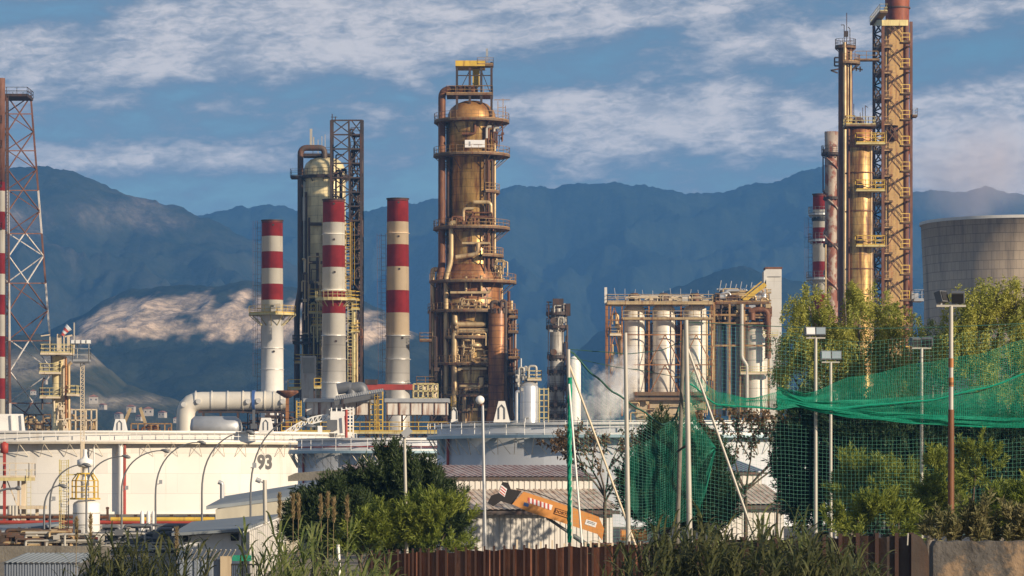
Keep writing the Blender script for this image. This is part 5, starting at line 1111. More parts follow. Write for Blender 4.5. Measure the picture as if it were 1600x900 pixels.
# ------------------------------------------------------------------ sheds
def shed(name, label, x0, x1, Yf, eave, lean_top, cl_top, ridge, lean_d, cl_d, wall_m, lean_m, roof_m, skew=0.0):
    t = thing(name, label, 'shed', P((x0 + x1) / 2, 740, Yf)); Y1, Y2 = Yf + lean_d, Yf + lean_d + cl_d
    a, e = X(x0, Yf), X(x1, Yf); ze, zl, zc, zr = Z(eave, Yf), Z(lean_top, Y1), Z(cl_top, Y1), Z(ridge, Y2)
    th_ = R(skew); V = lambda x, y, z: Vector((a + (x - a) * math.cos(th_) - (y - Yf) * math.sin(th_), Yf + (x - a) * math.sin(th_) + (y - Yf) * math.cos(th_), z))
    b = MB(); b.corrugated(V(a, Yf, 0), V(e, Yf, 0), V(e, Yf, ze - .05), V(a, Yf, ze - .05), .30, .05); b.build('wall', wall_m, t)
    b = MB(); b.corrugated(V(a - .2, Yf - .5, ze), V(e + .2, Yf - .5, ze), V(e + .2, Y1 - .02, zl), V(a - .2, Y1 - .02, zl), .30, .032); o = b.build('lean_to_roof', lean_m, t)
    b = MB(); b.bar(V(a - .2, Yf - .45, ze - .16), V(e + .2, Yf - .45, ze - .16), .12, .2); b.build('gutter', 'dark_steel', o)
    b = MB(); b.corrugated(V(a, Y1, zl - .1), V(e, Y1, zl - .1), V(e, Y1, zc - .03), V(a, Y1, zc - .03), .30, .05); b.build('clerestory', wall_m, t)
    b = MB(); b.corrugated(V(a - .2, Y1 - .25, zc), V(e + .2, Y1 - .25, zc), V(e + .2, Y2, zr), V(a - .2, Y2, zr), .30, .032); o = b.build('upper_roof', roof_m, t)
    b = MB(); b.bar(V(a - .2, Y1 - .26, zc - .08), V(e + .2, Y1 - .26, zc - .08), .06, .1); b.build('gutter', 'dark_steel', o)
    b = MB()
    for x, nm in ((a, 0), (e, 1)): b.prism([V(x, Yf + .06, 0), V(x, Y2, 0), V(x, Y2, zr - .1), V(x, Y1 + .06, zc - .1), V(x, Y1 + .06, zl - .05), V(x, Yf + .06, ze - .05)], (.05, 0, 0))
    b.add([V(a, Y2 + .02, 0), V(e, Y2 + .02, 0), V(e, Y2 + .02, zr - .1), V(a, Y2 + .02, zr - .1)], [(0, 1, 2, 3)]); b.build('end_wall', wall_m, t); return t
shed('corrugated_shed', 'long corrugated shed with rust streaked roofs behind the orange crane boom', 600, 990, 160, 797, 765, 745, 727, 2.6, 3.4, 'sheet_white', 'sheet_rust', 'sheet_red', 22)
shed('corrugated_shed', 'smaller corrugated shed with a bluish upper roof behind the green net', 1122, 1236, 168, 788, 757, 737, 719, 2.6, 3.4, 'sheet_white', 'sheet_rust', 'sheet_blue', 22)
t = thing('grey_roof_building', 'beige building with a broad plain grey sloping roof left of the dark pine', 'building', P(440, 860, 165))
A, B_, Cc, D = P(322, 791, 152), P(610, 757, 176), P(610, 733, 188), P(352, 775, 166)
b = MB(); b.slab([A, B_, Cc, D], .16); b.build('roof', 'roof_grey', t)
dn = lambda v, dz=0: Vector((v.x, v.y, dz)); ins = Vector((.4, .5, -.17)); b = MB(); q = [A + ins, B_ + Vector((-.3, .5, -.17)), Cc + Vector((-.3, -.4, -.17)), D + Vector((.4, -.3, -.17))]
b.hexa([dn(v) for v in q] + q); b.build('wall', 'wall_cream', t)
b = MB(); b.prism([P(450, 752, 178), P(450, 744, 178), P(462, 739, 178), P(536, 733, 178), P(560, 738, 178), P(560, 748, 178)], (0, 2.2, 0)); o = b.build('roof_monitor', 'wall_dirty', t)
b = MB(); b.tube([P(535, 742, 177.5), P(548, 742, 177.5)], .24, 12); b.build('vent_cowl', 'lamp_grey', o)
b = MB(); b.pipe([P(347, 785, 163), P(347, 755, 163), P(341, 753, 163)], .11, n=10); b.build('flue_pipe', 'galvanised', t)
t = thing('white_cabin', 'low white flat roofed cabin with ribbed side wall, small window and lamp', 'cabin', P(330, 870, 115))
q = [P(277, 834, 112), P(377, 827, 112), P(440, 804, 150), P(306, 817, 150)]
b = MB(); b.slab([P(268, 833, 111.4), P(379, 826, 111.4), P(442, 802.5, 151), P(300, 815, 151)], .1); b.build('roof', 'roof_grey', t)
dz = Vector((0, 0, -.1)); b = MB(); b.hexa([dn(v) for v in q] + [v + dz for v in q]); b.build('wall', 'wall_white', t)
nr = (q[2] - q[1]).normalized(); sx = Vector((nr.y, -nr.x, 0)) * .06; b = MB(); b.corrugated(dn(q[1] + sx), dn(q[2] + sx), q[2] + sx + dz * 1.2, q[1] + sx + dz * 1.2, 1.7, .16); b.build('side_cladding', 'sheet_white', t)
b = MB(); b.box(P(290, 842, 111.9), (S(11, 112), .1, S(12, 112))); o = b.build('window', 'white_paint', t); b = MB(); b.box(P(290, 842, 111.83), (S(8, 112), .06, S(9, 112))); b.build('pane', 'black', o)
b = MB(); b.box(P(367, 838, 111.7), (S(12, 112), .35, S(9, 112))); b.tube([P(361, 841, 111.5), P(373, 841, 111.5)], .09, 8); b.build('wall_lamp', 'black', t)

# ------------------------------------------------------------------ orange crane boom
Y = 138; k = Y / F; t = thing('mobile_crane', 'orange crane whose lowered boom with a striped panel and dark head lies before the shed', 'crane', P(975, 860, Y))
tip, root_ = P(812, 781, Y), P(944, 824, Y); ax = (root_ - tip).normalized(); nz = Vector((-ax.z, 0, ax.x)); nz = nz if nz.z > 0 else -nz
L = (root_ - tip).length; hw = .5
def bp(u, v, dy=0.0): return tip + ax * u + nz * v + Vector((0, dy, 0))
h0, h1 = .27, .40
b = MB(); b.prism([bp(-.25, -h0 * 1.0, -hw), bp(.45, -h0 * 1.35, -hw), bp(L * .95, -h1 * .9, -hw), bp(L * 1.02, -.55, -hw), bp(L * 1.0, -.05, -hw), bp(L * .9, h1 * .9, -hw), bp(L * .4, h1, -hw), bp(.05, h0 * 1.45, -hw)], (0, 2 * hw, 0)); bm_ = b.build('boom', 'orange', t)
b = MB(); b.prism([bp(-.05, h0 * 1.4, -.4), bp(-.25, -h0 * 1.1, -.4), bp(-.75, -.3, -.4), bp(-1.0, -.62, -.4), bp(-1.28, -.55, -.4), bp(-1.22, -.2, -.4), bp(-.95, .0, -.4), bp(-.98, .22, -.4), bp(-.95, .5, -.4), bp(-.7, .56, -.4), bp(-.5, .32, -.4)], (0, .8, 0)); b.build('boom_head', 'boom_dark', t)
def plate(parent, name, u0, u1, v0, v1, m, dy=.012):
    b = MB(); b.prism([bp(u0, v0, -hw - dy), bp(u1, v0, -hw - dy), bp(u1, v1, -hw - dy), bp(u0, v1, -hw - dy)], (0, dy, 0)); return b.build(name, m, parent)
sp = plate(bm_, 'stripe_panel', .35, 1.42, .0, .22, 'sign_white'); b = MB()
for i in range(6): u = .38 + i * .175; b.prism([bp(u, .0, -hw - .018), bp(u + .08, .0, -hw - .018), bp(u + .01, .22, -hw - .018), bp(u - .07, .22, -hw - .018)], (0, .005, 0))
b.build('stripes', 'sign_red', sp)
plate(bm_, 'blue_sticker', .22, .44, -.18, -.03, 'sign_blue'); lp_ = plate(bm_, 'name_plate', 1.56, 2.36, -.12, .16, 'letter_brown', .014)
lf = plate(lp_, 'plate_face', 1.6, 2.32, -.085, .125, 'orange', .017); vs, fs = text_mesh('DORTEC', .185, .006); b = MB(); b.add([bp(1.96 + v.x * 1.0, .02 + v.y, -hw - .022 - v.z * .2) for v in vs], fs); b.build('lettering', 'letter_brown', lp_)
np_ = plate(bm_, 'notice_plate', 2.98, 3.46, -.12, .10, 'sign_white', .014); b = MB()
for v in (.03, -.03): b.prism([bp(3.04, v, -hw - .02), bp(3.4, v, -hw - .02), bp(3.4, v + .025, -hw - .02), bp(3.04, v + .025, -hw - .02)], (0, .005, 0))
b.build('marking', 'lamp_grey', np_)
b = MB()
for i in range(3): b.prism([bp(-.93, .05 + i * .11, -.41), bp(-.68, -.05 + i * .11, -.41), bp(-.68, .0 + i * .11, -.41), bp(-.93, .10 + i * .11, -.41)], (0, .008, 0), mi=0)
b.prism([bp(-.95, .02, -.405), bp(-.66, -.08, -.405), bp(-.66, .28, -.405), bp(-.95, .38, -.405)], (0, .004, 0), mi=1); b.build('hazard_plate', ['sign_red', 'sign_white'], t)
b = MB(); b.tube([bp(L * .35, -.36, -.2), bp(L * .7, -.75, -.2)], .07, 10); b.tube([bp(L * .7, -.75, -.2), bp(L * 1.05, -1.15, -.2)], .11, 10); b.build('hydraulic_ram', 'lamp_grey', t)
b = MB(); b.pipe([bp(-.3, .42, -.45), bp(.6, .52, -.5), bp(L * .4, .47, -.5), bp(L * .9, .42, -.5)], .022, n=6); b.build('hose', 'black', t)
b = MB(); b.box(P(990, 836, Y), (S(40, Y), 2.2, S(16, Y))); b.box(P(985, 858, Y), (S(120, Y), 2.4, S(18, Y))); b.build('chassis', 'orange', t)
for px in (920, 960, 1020):
    b = MB(); b.tube([(X(px, Y), Y - 1.35, .5), (X(px, Y), Y - 1.0, .5)], .5, 18); b.build('wheel', 'black', t)

# ------------------------------------------------------------------ street lamps with swan necks
def swan(px, y0, hx, hy, Y, label, cam_box=None, r=.055):
    t = thing('street_lamp', label, 'street lamp', P(px, 740, Y) * Vector((1, 1, 0)) if False else Vector((X(px, Y), Y, 0)), 'swan neck street lamps in front of tank 93')
    pts = [Vector((X(px, Y), Y, 0)), P(px, y0, Y)]; dx_, dz_ = hx - px, y0 - hy
    for i in range(1, 13):
        a = i / 12 * math.pi / 2; pts.append(P(px + dx_ * (1 - math.cos(a)) ** 1.05, y0 - dz_ * math.sin(a) ** .92, Y))
    b = MB(); b.tube(pts, [r * 1.25, r] + [r * (1 - .45 * i / 12) for i in range(1, 13)], 10); b.build('pole', 'lamp_grey', t)
    b = MB(); p = pts[-1]; k = Y / F; b.tube([p + Vector((-2 * k, 0, .02)), p + Vector((1.5 * k, 0, .03)), p + Vector((6 * k, 0, -.02)), p + Vector((10 * k, 0, -.06)), p + Vector((12 * k, 0, -.08))], [.04, .08, .12, .09, .03], 10)
    b.build('lamp_head', 'lamp_grey', t)
    if cam_box:
        b = MB(); q = P(px + cam_box[0], cam_box[1], Y); b.box(q, (.18, .2, .24)); b.bar(q - Vector((0, 0, .1)), P(px, cam_box[1] + 4, Y), .04); b.build('speaker_box', 'galvanised', t)
    return t
swan(69, 800, 93, 759, 178, 'shortest swan neck lamp, leftmost in front of tank 93'); swan(78, 790, 130, 726, 182, 'swan neck lamp reaching across to the white vessel cap', (6, 779))
swan(135, 770, 192, 713, 186, 'swan neck lamp whose pole rises in front of the white capped vessel'); swan(190, 770, 253, 704, 190, 'swan neck lamp beside the red pipe on tank 93', (8, 762))
swan(243, 775, 310, 691, 194, 'swan neck lamp between the three white cylinders and the white cabin', (8, 753)); swan(315.5, 770, 386, 675, 150, 'swan neck lamp rising behind the white cabin with its head below the elbow duct', None, .045); swan(391.5, 775, 468, 654, 150, 'swan neck lamp just left of the number 93, head by the rolling ladder', (6, 727), .045)
Y = 178; t = thing('street_lamp', 'swan neck lamp cut by the left edge below the railed platform', 'street lamp', P(-20, 860, Y), 'swan neck street lamps in front of tank 93'); b = MB(); b.tube([P(-30, 870, Y), P(-28, 800, Y), P(-10, 770, Y), P(10, 764, Y), P(26, 763, Y)], .06, 8); b.build('pole', 'lamp_grey', t); b = MB(); b.tube([P(24, 763, Y), P(28, 762.5, Y), P(33, 764, Y)], [.06, .14, .04], 8); b.build('lamp_head', 'lamp_grey', t)
def pole(name, label, cat, px, ytop, Y, r, m, y_base=None, group=None, bottom=None):
    t = thing(name, label, cat, Vector((X(px, Y), Y, 0)), group); b = MB(); b.tube([Vector((X(bottom if bottom else px, Y), Y, 0)), P(px, ytop, Y)], [r * 1.2, r * .9], 12); b.build('pole', m, t); return t
Y = 130; t = pole('camera_pole', 'cream pole with a small security camera in front of the grey roof', 'camera pole', 413.5, 750, Y, .09, 'pale_steel', bottom=416); b = MB(); b.tube([P(400, 749, Y - .2), P(407, 752, Y - .2)], .10, 10); b.bar(P(405, 752, Y), P(414, 755, Y), .06); b.build('camera', 'galvanised', t)
Y = 122; t = pole('globe_lamp', 'tall grey pole with a white globe in front of the tank and shed', 'lamp post', 754, 632, Y, .06, 'galvanised', bottom=759); b = MB(); b.ball(P(750, 625, Y), .17, 20); b.build('globe', 'white_paint', t); b = MB(); b.bar(P(752, 629, Y), P(754, 634, Y), .1); b.build('collar', 'rust_pipe', t)
Y = 100; t = pole('floodlight_pole', 'slim white pole with a single tilted floodlight in front of the large pine', 'floodlight', 632, 684, Y, .05, 'pale_steel', bottom=637); b = MB(); b.bar(P(630, 681, Y - .1), P(641, 670, Y - .1), .2, .22); b.bar(P(632, 684, Y), P(635, 674, Y), .05); b.build('floodlight', 'galvanised', t)
# twin floodlights
def twin(px, ycross, Y, r, m, label, w2, lw, lh, lamps, lm='galvanised'):
    t = pole('floodlight_pole', label, 'floodlight', px, ycross, Y, r, m, None, 'twin floodlights behind the netting'); b = MB(); b.bar(P(px - w2, ycross, Y), P(px + w2, ycross, Y), r * 1.1, r * .9); b.build('crossbar', m, t)
    for (dx_, rot, face, tilt) in lamps:
        b = MB(); q = P(px + dx_, ycross - lh * .75, Y); b.box((0, 0, 0), (S(lw, Y), .22, S(lh, Y))); o = b.build('floodlight', 'lamp_grey', t); o.data.transform(Matrix.Translation(wloc(t))); o.location = q - wloc(t); o.rotation_euler = (tilt, 0, rot)
        b = MB(); b.box((0, -.12, 0), (S(lw * .86, Y), .03, S(lh * .8, Y))); o2 = b.build('lens', face, o); o2.data.transform(Matrix.Translation(wloc(o)))
        b = MB(); b.bar(q - Vector((0, -.05, 0)), P(px + dx_, ycross, Y), .05); b.build('bracket', lm, t)
    return t
twin(1274.5, 528, 112, .06, 'pale_steel', 'pale twin floodlight pole, left and taller of the close pair', 15, 16, 13, ((-9, .15, 'galvanised', -.2), (8, -.1, 'glass_pane', -.2)))
twin(1298, 566, 124, .062, 'pale_steel', 'white twin floodlight pole, right and shorter of the close pair', 14, 16, 14, ((-8, .1, 'glass_pane', -.15), (9, -.1, 'glass_pane', -.15)))
twin(1440, 544, 114, .06, 'pale_steel', 'pale twin floodlight pole between the close pair and the rusty pole', 15, 16, 13, ((-10, .4, 'black', .3), (9, -.2, 'black', .3)))
t = twin(1486, 478, 96, .07, 'pale_steel', 'tallest twin floodlight on a pole rusted brown in its lower half', 23, 20, 18, ((-15, .9, 'black', -.3), (11, -.2, 'black', .35)))
Y = 96; b = MB(); b.tube([(X(1486, Y), Y, 0), P(1486, 640, Y)], [.105, .09], 12); b.build('rust_sleeve', 'rust_pipe', t)
for py in (560, 590): 
    b = MB(); b.tube([P(1486, py, Y), P(1486, py + 14, Y)], .082, 12); b.build('rust_patch', 'column_rust', t)
Y = 140; t = pole('floodlight_pole', 'small dim floodlight post half hidden by the dark pines', 'floodlight', 1305, 676, Y, .06, 'galvanised'); b = MB(); b.bar(P(1306, 676, Y), P(1315, 664, Y), .2, .3); b.bar(P(1304, 676, Y), P(1297, 666, Y), .06); b.build('floodlight', 'galvanised', t)
# ------------------------------------------------------------------ netting on its posts
Y = 110
t = pole('net_post', 'net post wrapped in bunched green netting, left end of the ball net', 'net post', 888, 546, Y, .07, 'pale_steel', bottom=893); t['group'] = 'ball net posts'
b = MB(); g_ = random.Random(5)
for i in range(9):
    pts = [P(890 + 2.2 * math.sin(j * .9 + i) + g_.uniform(-1, 1) * .8, 590 + j * 9.2, Y + .12 * math.cos(j * .9 + i)) for j in range(29)]; b.tube(pts, .035, 5)
b.build('bunched_net', 'net_bright', t)
t = pole('net_post', 'plain pale net post right of the crane boom', 'net post', 977, 520, Y, .075, 'pale_steel', bottom=983); t['group'] = 'ball net posts'
t = pole('net_post', 'pale net post with a leaning brown pole beside it, above the reeds', 'net post', 1072, 500, Y, .085, 'pale_steel', bottom=1079); t['group'] = 'ball net posts'
t = pole('prop_pole', 'thin brown pole leaning close against the net post above the reeds', 'pole', 1068, 515, Y + .6, .07, 'wall_dirty', bottom=1056); b = MB(); b.bar(P(1058, 706, Y + .3), P(1075, 694, Y), .06); b.build('brace', 'dark_steel', t)
t = thing('prop_pole', 'long pale pole slanting down right from the net post above the reeds', 'pole', Vector((X(1187, Y), Y, 0))); b = MB(); b.tube([P(1073, 540, Y), P(1187, 862, Y)], .045, 8); b.build('pole', 'pale_steel', t)
t = thing('prop_pole', 'long pale pole slanting from the green wrapped post down across the crane boom', 'pole', Vector((X(998, Y), Y, 0))); b = MB(); b.tube([P(888, 566, Y), P(998, 866, Y)], .038, 8); b.build('pole', 'cream_steel', t)
t = thing('prop_pole', 'thin white pole leaning beside the green wrapped net post', 'pole', Vector((X(914, Y), Y, 0))); b = MB(); b.tube([P(889, 600, Y - .4), P(914, 905, Y - .4)], .035, 8); b.build('pole', 'white_paint', t)

def curve(pts): return lambda u: interp(pts, u)
def net(mbs, x0, x1, top, bot, cell, r, Yf, seed, nseg=14, sag=.8):
    b = mbs; n = int((x1 - x0) / cell); q = lambda u, v: P(u, top(u) + (bot(u) - top(u)) * v, Yf(u) + .35 * mnoise.noise(Vector((u * .012, v * 2.5, seed))) ) + Vector((.05 * mnoise.noise(Vector((u * .03, v * 3, seed + 4))), 0, .06 * mnoise.noise(Vector((u * .02, v * 3, seed + 9)))))
    for i in range(n + 1):
        u = x0 + (x1 - x0) * i / n; pr = None
        for j in range(nseg + 1):
            p = q(u, j / nseg)
            if pr: b.bar(pr, p, r)
            pr = p
    hm = max(bot(x0 + (x1 - x0) * i / 20) - top(x0 + (x1 - x0) * i / 20) for i in range(21)); m = max(2, int(hm / cell)); ns = max(8, int((x1 - x0) / 14))
    for j in range(m + 1):
        pr = None
        for i in range(ns + 1):
            p = q(x0 + (x1 - x0) * i / ns, j / m)
            if pr: b.bar(pr, p, r)
            pr = p
nt = thing('ball_net', 'long green ball net hung in sagging folds in front of the trees on the right', 'net', Vector((X(1250, 112), 112, 0)))
Yn = lambda u: 112.0
nb = MB(); net(nb, 1078, 1640, curve([(1078, 505), (1150, 512), (1230, 520), (1330, 535), (1420, 528), (1520, 520), (1640, 500)]), curve([(1078, 812), (1200, 830), (1640, 838)]), 6.4, .0034, Yn, 1.0); nb.build('mesh', 'net_pale', nt)
fb = MB(); net(fb, 1215, 1640, curve([(1215, 606), (1260, 628), (1330, 626), (1450, 618), (1530, 604), (1640, 572)]), curve([(1215, 640), (1245, 635), (1290, 645), (1330, 652), (1440, 662), (1540, 667), (1640, 668)]), 3.0, .0095, lambda u: 111.6, 3.0, 10); fb.build('folded_band', 'net_bright', nt)
fb = MB(); net(fb, 1215, 1640, curve([(1215, 604), (1260, 615), (1330, 590), (1450, 566), (1530, 552), (1640, 520)]), curve([(1215, 640), (1245, 635), (1290, 645), (1330, 652), (1440, 660), (1540, 664), (1640, 664)]), 3.3, .0085, lambda u: 111.8, 14.0, 14); fb.build('folded_band', 'net_bright', nt)
fb = MB(); net(fb, 1215, 1640, curve([(1215, 617), (1260, 630), (1330, 640), (1440, 648), (1540, 652), (1640, 654)]), curve([(1215, 640), (1245, 635), (1290, 645), (1330, 652), (1440, 662), (1540, 667), (1640, 668)]), 2.4, .0165, lambda u: 111.3, 4.0, 5); fb.build('hem_band', 'net_bright', nt)
fb = MB(); net(fb, 1078, 1222, curve([(1078, 580), (1120, 612), (1170, 622), (1222, 612)]), curve([(1078, 640), (1120, 640), (1170, 634), (1222, 642)]), 2.8, .010, lambda u: 111.6, 5.0, 8); fb.build('folded_band', 'net_bright', nt)
hb = MB()
for c_ in ([(1215, 640), (1245, 635), (1290, 645), (1330, 652), (1440, 662), (1540, 667), (1640, 668)], [(1290, 640), (1370, 632), (1450, 626), (1530, 608), (1640, 572)], [(1078, 600), (1120, 632), (1170, 636), (1222, 640)]):
    pr = None
    for i in range(41):
        u = c_[0][0] + (c_[-1][0] - c_[0][0]) * i / 40; p = P(u, interp(c_, u), 111.4)
        if pr: hb.tube([pr, p], .03, 5, cap=False)
        pr = p
hb.build('hem_rope', 'net_bright', nt)
n2 = thing('ball_net', 'collapsed left bay of the green net, drooping between the wrapped post and the next', 'net', Vector((X(980, 111), 111, 0)))
droop = [(890, 548), (930, 588), (960, 614), (1000, 640), (1035, 664), (1052, 658), (1066, 625), (1074, 560)]
nb = MB(); net(nb, 891, 1074, curve(droop), curve([(890, 852), (1000, 850), (1074, 812)]), 6.8, .0036, lambda u: 110.8, 7.0); nb.build('mesh', 'net_pale', n2)
fb = MB(); net(fb, 985, 1118, curve([(985, 700), (1010, 690), (1040, 664), (1060, 650), (1074, 600), (1090, 660), (1118, 700)]), curve([(985, 790), (1000, 815), (1040, 825), (1095, 800), (1118, 705)]), 3.4, .0062, lambda u: 111.2, 8.0); fb.build('folded_band', 'net_green', n2)
hb = MB()
for c_, r in ((droop, .035), ([(890, 546), (930, 549), (980, 553), (1030, 548), (1074, 530)], .015), ([(891, 560), (980, 576), (1070, 590)], .012)):
    pr = None
    for i in range(31):
        u = c_[0][0] + (c_[-1][0] - c_[0][0]) * i / 30; p = P(u, interp(c_, u), 110.8)
        if pr: hb.tube([pr, p], r, 5, cap=False)
        pr = p
hb.build('edge_rope', 'net_rope', n2)
b = MB(); pr = None
for i in range(31):
    u = 1073 + (1640 - 1073) * i / 30; p = P(u, 503 + 10 * math.sin(i / 30 * math.pi), 112)
    if pr: b.tube([pr, p], .014, 5, cap=False)
    pr = p
tag(b.build('support_cable', 'net_rope'), 'thin dark cable strung above the ball net on the right', 'cable')

# ------------------------------------------------------------------ fences and walls at the front
posts = [575, 581, 593, 608, 622, 633, 645, 657, 670, 683, 697, 712, 728, 743, 757, 772, 788, 803, 819, 838, 853, 870, 889, 908, 926, 946, 965, 983, 1003, 1024, 1045, 1067, 1090, 1113, 1137, 1161, 1186, 1211, 1236, 1262, 1288, 1313, 1340, 1370, 1401, 1424]
fy = lambda u: 88 - (u - 575) / 875 * 5; ft = curve([(575, 865), (680, 861), (800, 857), (980, 851), (1200, 843), (1340, 838), (1450, 837)])
f1 = thing('panel_fence', 'rust red steel panel fence with dark upright posts along the front', 'fence', Vector((X(780, 86), 86, 0))); f2 = thing('panel_fence', 'shaded dark brown panel fence behind the reeds ending in a bent sheet at the right', 'fence', Vector((X(1250, 84), 84, 0)))
g_ = random.Random(11)
for i, (a, e) in enumerate(zip(posts, posts[1:])):
    t = f1 if a < 990 else f2; m = ('fence_rust', 'fence_rust', 'fence_brown')[g_.randrange(3)] if a < 990 else 'fence_shaded'
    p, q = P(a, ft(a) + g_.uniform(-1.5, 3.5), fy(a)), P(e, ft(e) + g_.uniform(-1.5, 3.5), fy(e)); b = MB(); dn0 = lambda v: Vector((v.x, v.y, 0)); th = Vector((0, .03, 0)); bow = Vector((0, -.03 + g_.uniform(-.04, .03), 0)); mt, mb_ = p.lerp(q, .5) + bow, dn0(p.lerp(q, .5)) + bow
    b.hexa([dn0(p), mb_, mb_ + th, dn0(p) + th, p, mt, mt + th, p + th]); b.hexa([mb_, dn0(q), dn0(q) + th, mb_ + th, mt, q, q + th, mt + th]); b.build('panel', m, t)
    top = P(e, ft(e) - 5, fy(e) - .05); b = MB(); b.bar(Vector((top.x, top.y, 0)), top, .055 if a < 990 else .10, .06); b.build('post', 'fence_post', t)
b = MB(); Y = 83; b.prism([P(1424, 930, Y), P(1424, 834, Y), P(1432, 835, Y), P(1441, 841, Y), P(1449, 856, Y), P(1456, 890, Y), P(1457, 930, Y)], (0, .05, 0)); b.build('bent_sheet', 'fence_shaded', f2)
b = MB(); b.bar(P(1418, 852, 82.6), P(1419, 833, 82.6), .03); b.build('rod', 'pale_steel', f2)
for i, px in enumerate((808, 827, 845, 863, 882, 915, 923, 936, 957, 1002)):
    Y = 99; b = MB(); b.bar((X(px, Y), Y, 0), P(px, 843 + (i * 5) % 7, Y), .06); tag(b.build('stake', 'cream_steel', None, (X(px, Y), Y, 0)), 'thin pale stake sticking up just behind the rust red panel fence', 'stake', 'pale stakes behind the fence')
Y = 84; b = MB(); b.tube([P(533, 940, Y), P(528, 851, Y)], .045, 8); tag(b.build('stake', 'white_paint', None, (X(533, Y), Y, 0)), 'white leaning stake among the bright reeds left of the fence', 'stake')
# earth bank wall, right front
Y = 62; t = thing('retaining_wall', 'weathered brown and grey retaining wall at the lower right corner', 'wall', Vector((X(1540, Y), Y, 0))); g_ = random.Random(3); top = []; n = 40
for i in range(n + 1): u = 1458 + i * 5; top.append(P(u, 846 + 3 * mnoise.noise(Vector((i * .3, 2, 0))) + (8 if i == 0 else 0), Y + .05 * mnoise.noise(Vector((i * .15, 5, 1)))))
b = MB(); vs = []
for p in top:
    for v in range(9): vs.append((p.x, p.y + .03 * mnoise.noise(Vector((p.x * 1.2, v * .8, 3))) - .05 * v * .3, p.z * (1 - v / 8)))
b.add(vs, [(i * 9 + j, i * 9 + j + 1, (i + 1) * 9 + j + 1, (i + 1) * 9 + j) for i in range(n) for j in range(8)], 0, True); vb = [(p.x, p.y + .6, z) for p in top for z in (p.z, 0)]
b.add(vb, [(i * 2, i * 2 + 1, i * 2 + 3, i * 2 + 2) for i in range(n)]); b.add([v for p in top for v in ((p.x, p.y, p.z - .001), (p.x, p.y + .6, p.z))], [(i * 2, i * 2 + 2, i * 2 + 3, i * 2 + 1) for i in range(n)])
p = top[0]; b.add([(p.x, p.y, 0), (p.x, p.y + .6, 0), (p.x, p.y + .6, p.z), (p.x, p.y, p.z)], [(0, 1, 2, 3)]); b.build('wall', 'earth_wall', t)
# dirty wall, hut and barbed fence, left front
Y = 146; t = thing('concrete_wall', 'dirty concrete wall behind the grey corrugated hut at the lower left', 'wall', Vector((X(60, Y), Y, 0))); b = MB(); b.box(((X(-60, Y) + X(172, Y)) / 2, Y, Z(853, Y) / 2), (S(232, Y), .3, Z(853, Y))); b.build('wall', 'wall_dirty', t)
t = thing('corrugated_hut', 'low grey corrugated hut at the lower left front', 'hut', Vector((X(60, 108), 108, 0))); Y = 108
a, e, zt, zr = X(8, Y), X(122, Y), Z(880, Y), Z(868, Y); b = MB(); b.corrugated((a, Y, 0), (e, Y, 0), (e, Y, zt), (a, Y, zt), .09, .03); b.corrugated((a, Y + 2.5, 0), (a, Y, 0), (a, Y, zt), (a, Y + 2.5, zt), .09, .03); b.build('wall', 'sheet_blue', t)
b = MB(); b.corrugated((a - .1, Y - .12, zt), (e + .1, Y - .12, zt), (e + .1 + .3, Y + 2.5, zr), (a + .3, Y + 2.5, zr), .17, .04); b.build('roof', 'roof_grey', t)
t = thing('barbed_fence', 'grey ribbed fence topped with slanting arms in front of the white cabin', 'fence', Vector((X(320, 96), 96, 0))); Y = 96; b = MB(); b.corrugated((X(276, Y), Y, 0), (X(345, Y), Y, 0), (X(345, Y), Y, Z(874, Y)), (X(276, Y), Y, Z(874, Y)), .22, .05); b.build('panel', 'sheet_blue', t)
b = MB()
for i in range(11): px = 283 + i * 7.5; b.bar(P(px, 876, Y), P(px + 10, 859, Y - .3), .035)
b.build('arm', 'pale_steel', t); b = MB(); b.box(P(353, 895, Y), (S(16, Y), .35, S(52, Y))); b.build('pillar', 'concrete_beige', t)
t = thing('wire_gate', 'dark wire gate with a green top strip between the pillar and the bright reeds', 'gate', Vector((X(380, 96), 96, 0))); b = MB()
for i in range(14): b.bar((X(362 + i * 3.2, Y), Y, 0), P(362 + i * 3.2, 882, Y), .02)
b.bar(P(361, 882, Y), P(405, 882, Y), .05); b.build('frame', 'black', t); b = MB(); b.box(P(378, 872, Y + .3), (S(30, Y), .05, S(9, Y))); b.build('strip', 'net_green', t)
# ------------------------------------------------------------------ vegetation
def quads_obj(name, V, m, parent, center=None):
    V = np.asarray(V, dtype=np.float32).reshape(-1, 4, 3); off = wloc(parent) if parent is not None else Vector(center or (0, 0, 0))
    v = V.reshape(-1, 3) - np.array(off, dtype=np.float32); n = len(V); me = bpy.data.meshes.new(name)
    me.vertices.add(len(v)); me.vertices.foreach_set('co', v.ravel()); me.loops.add(4 * n); me.loops.foreach_set('vertex_index', np.arange(4 * n, dtype=np.int32))
    me.polygons.add(n); me.polygons.foreach_set('loop_start', np.arange(0, 4 * n, 4, dtype=np.int32)); me.update(calc_edges=True); me.materials.append(MATS[m])
    o = bpy.data.objects.new(name, me); C.objects.link(o)
    if parent is not None: o.parent = parent
    elif center is not None: o.location = center
    return o
def nrm(a): return a / (np.linalg.norm(a, axis=-1, keepdims=True) + 1e-9)
def leaf_quads(r, base, d, L, wd):
    n = len(base); L = L * r.uniform(.6, 1.25, (n, 1)); s = nrm(np.cross(d, nrm(r.normal(size=(n, 3))))) * wd * r.uniform(.7, 1.2, (n, 1))
    return np.stack([base, base + d * L * .45 + s, base + d * L, base + d * L * .45 - s], 1)
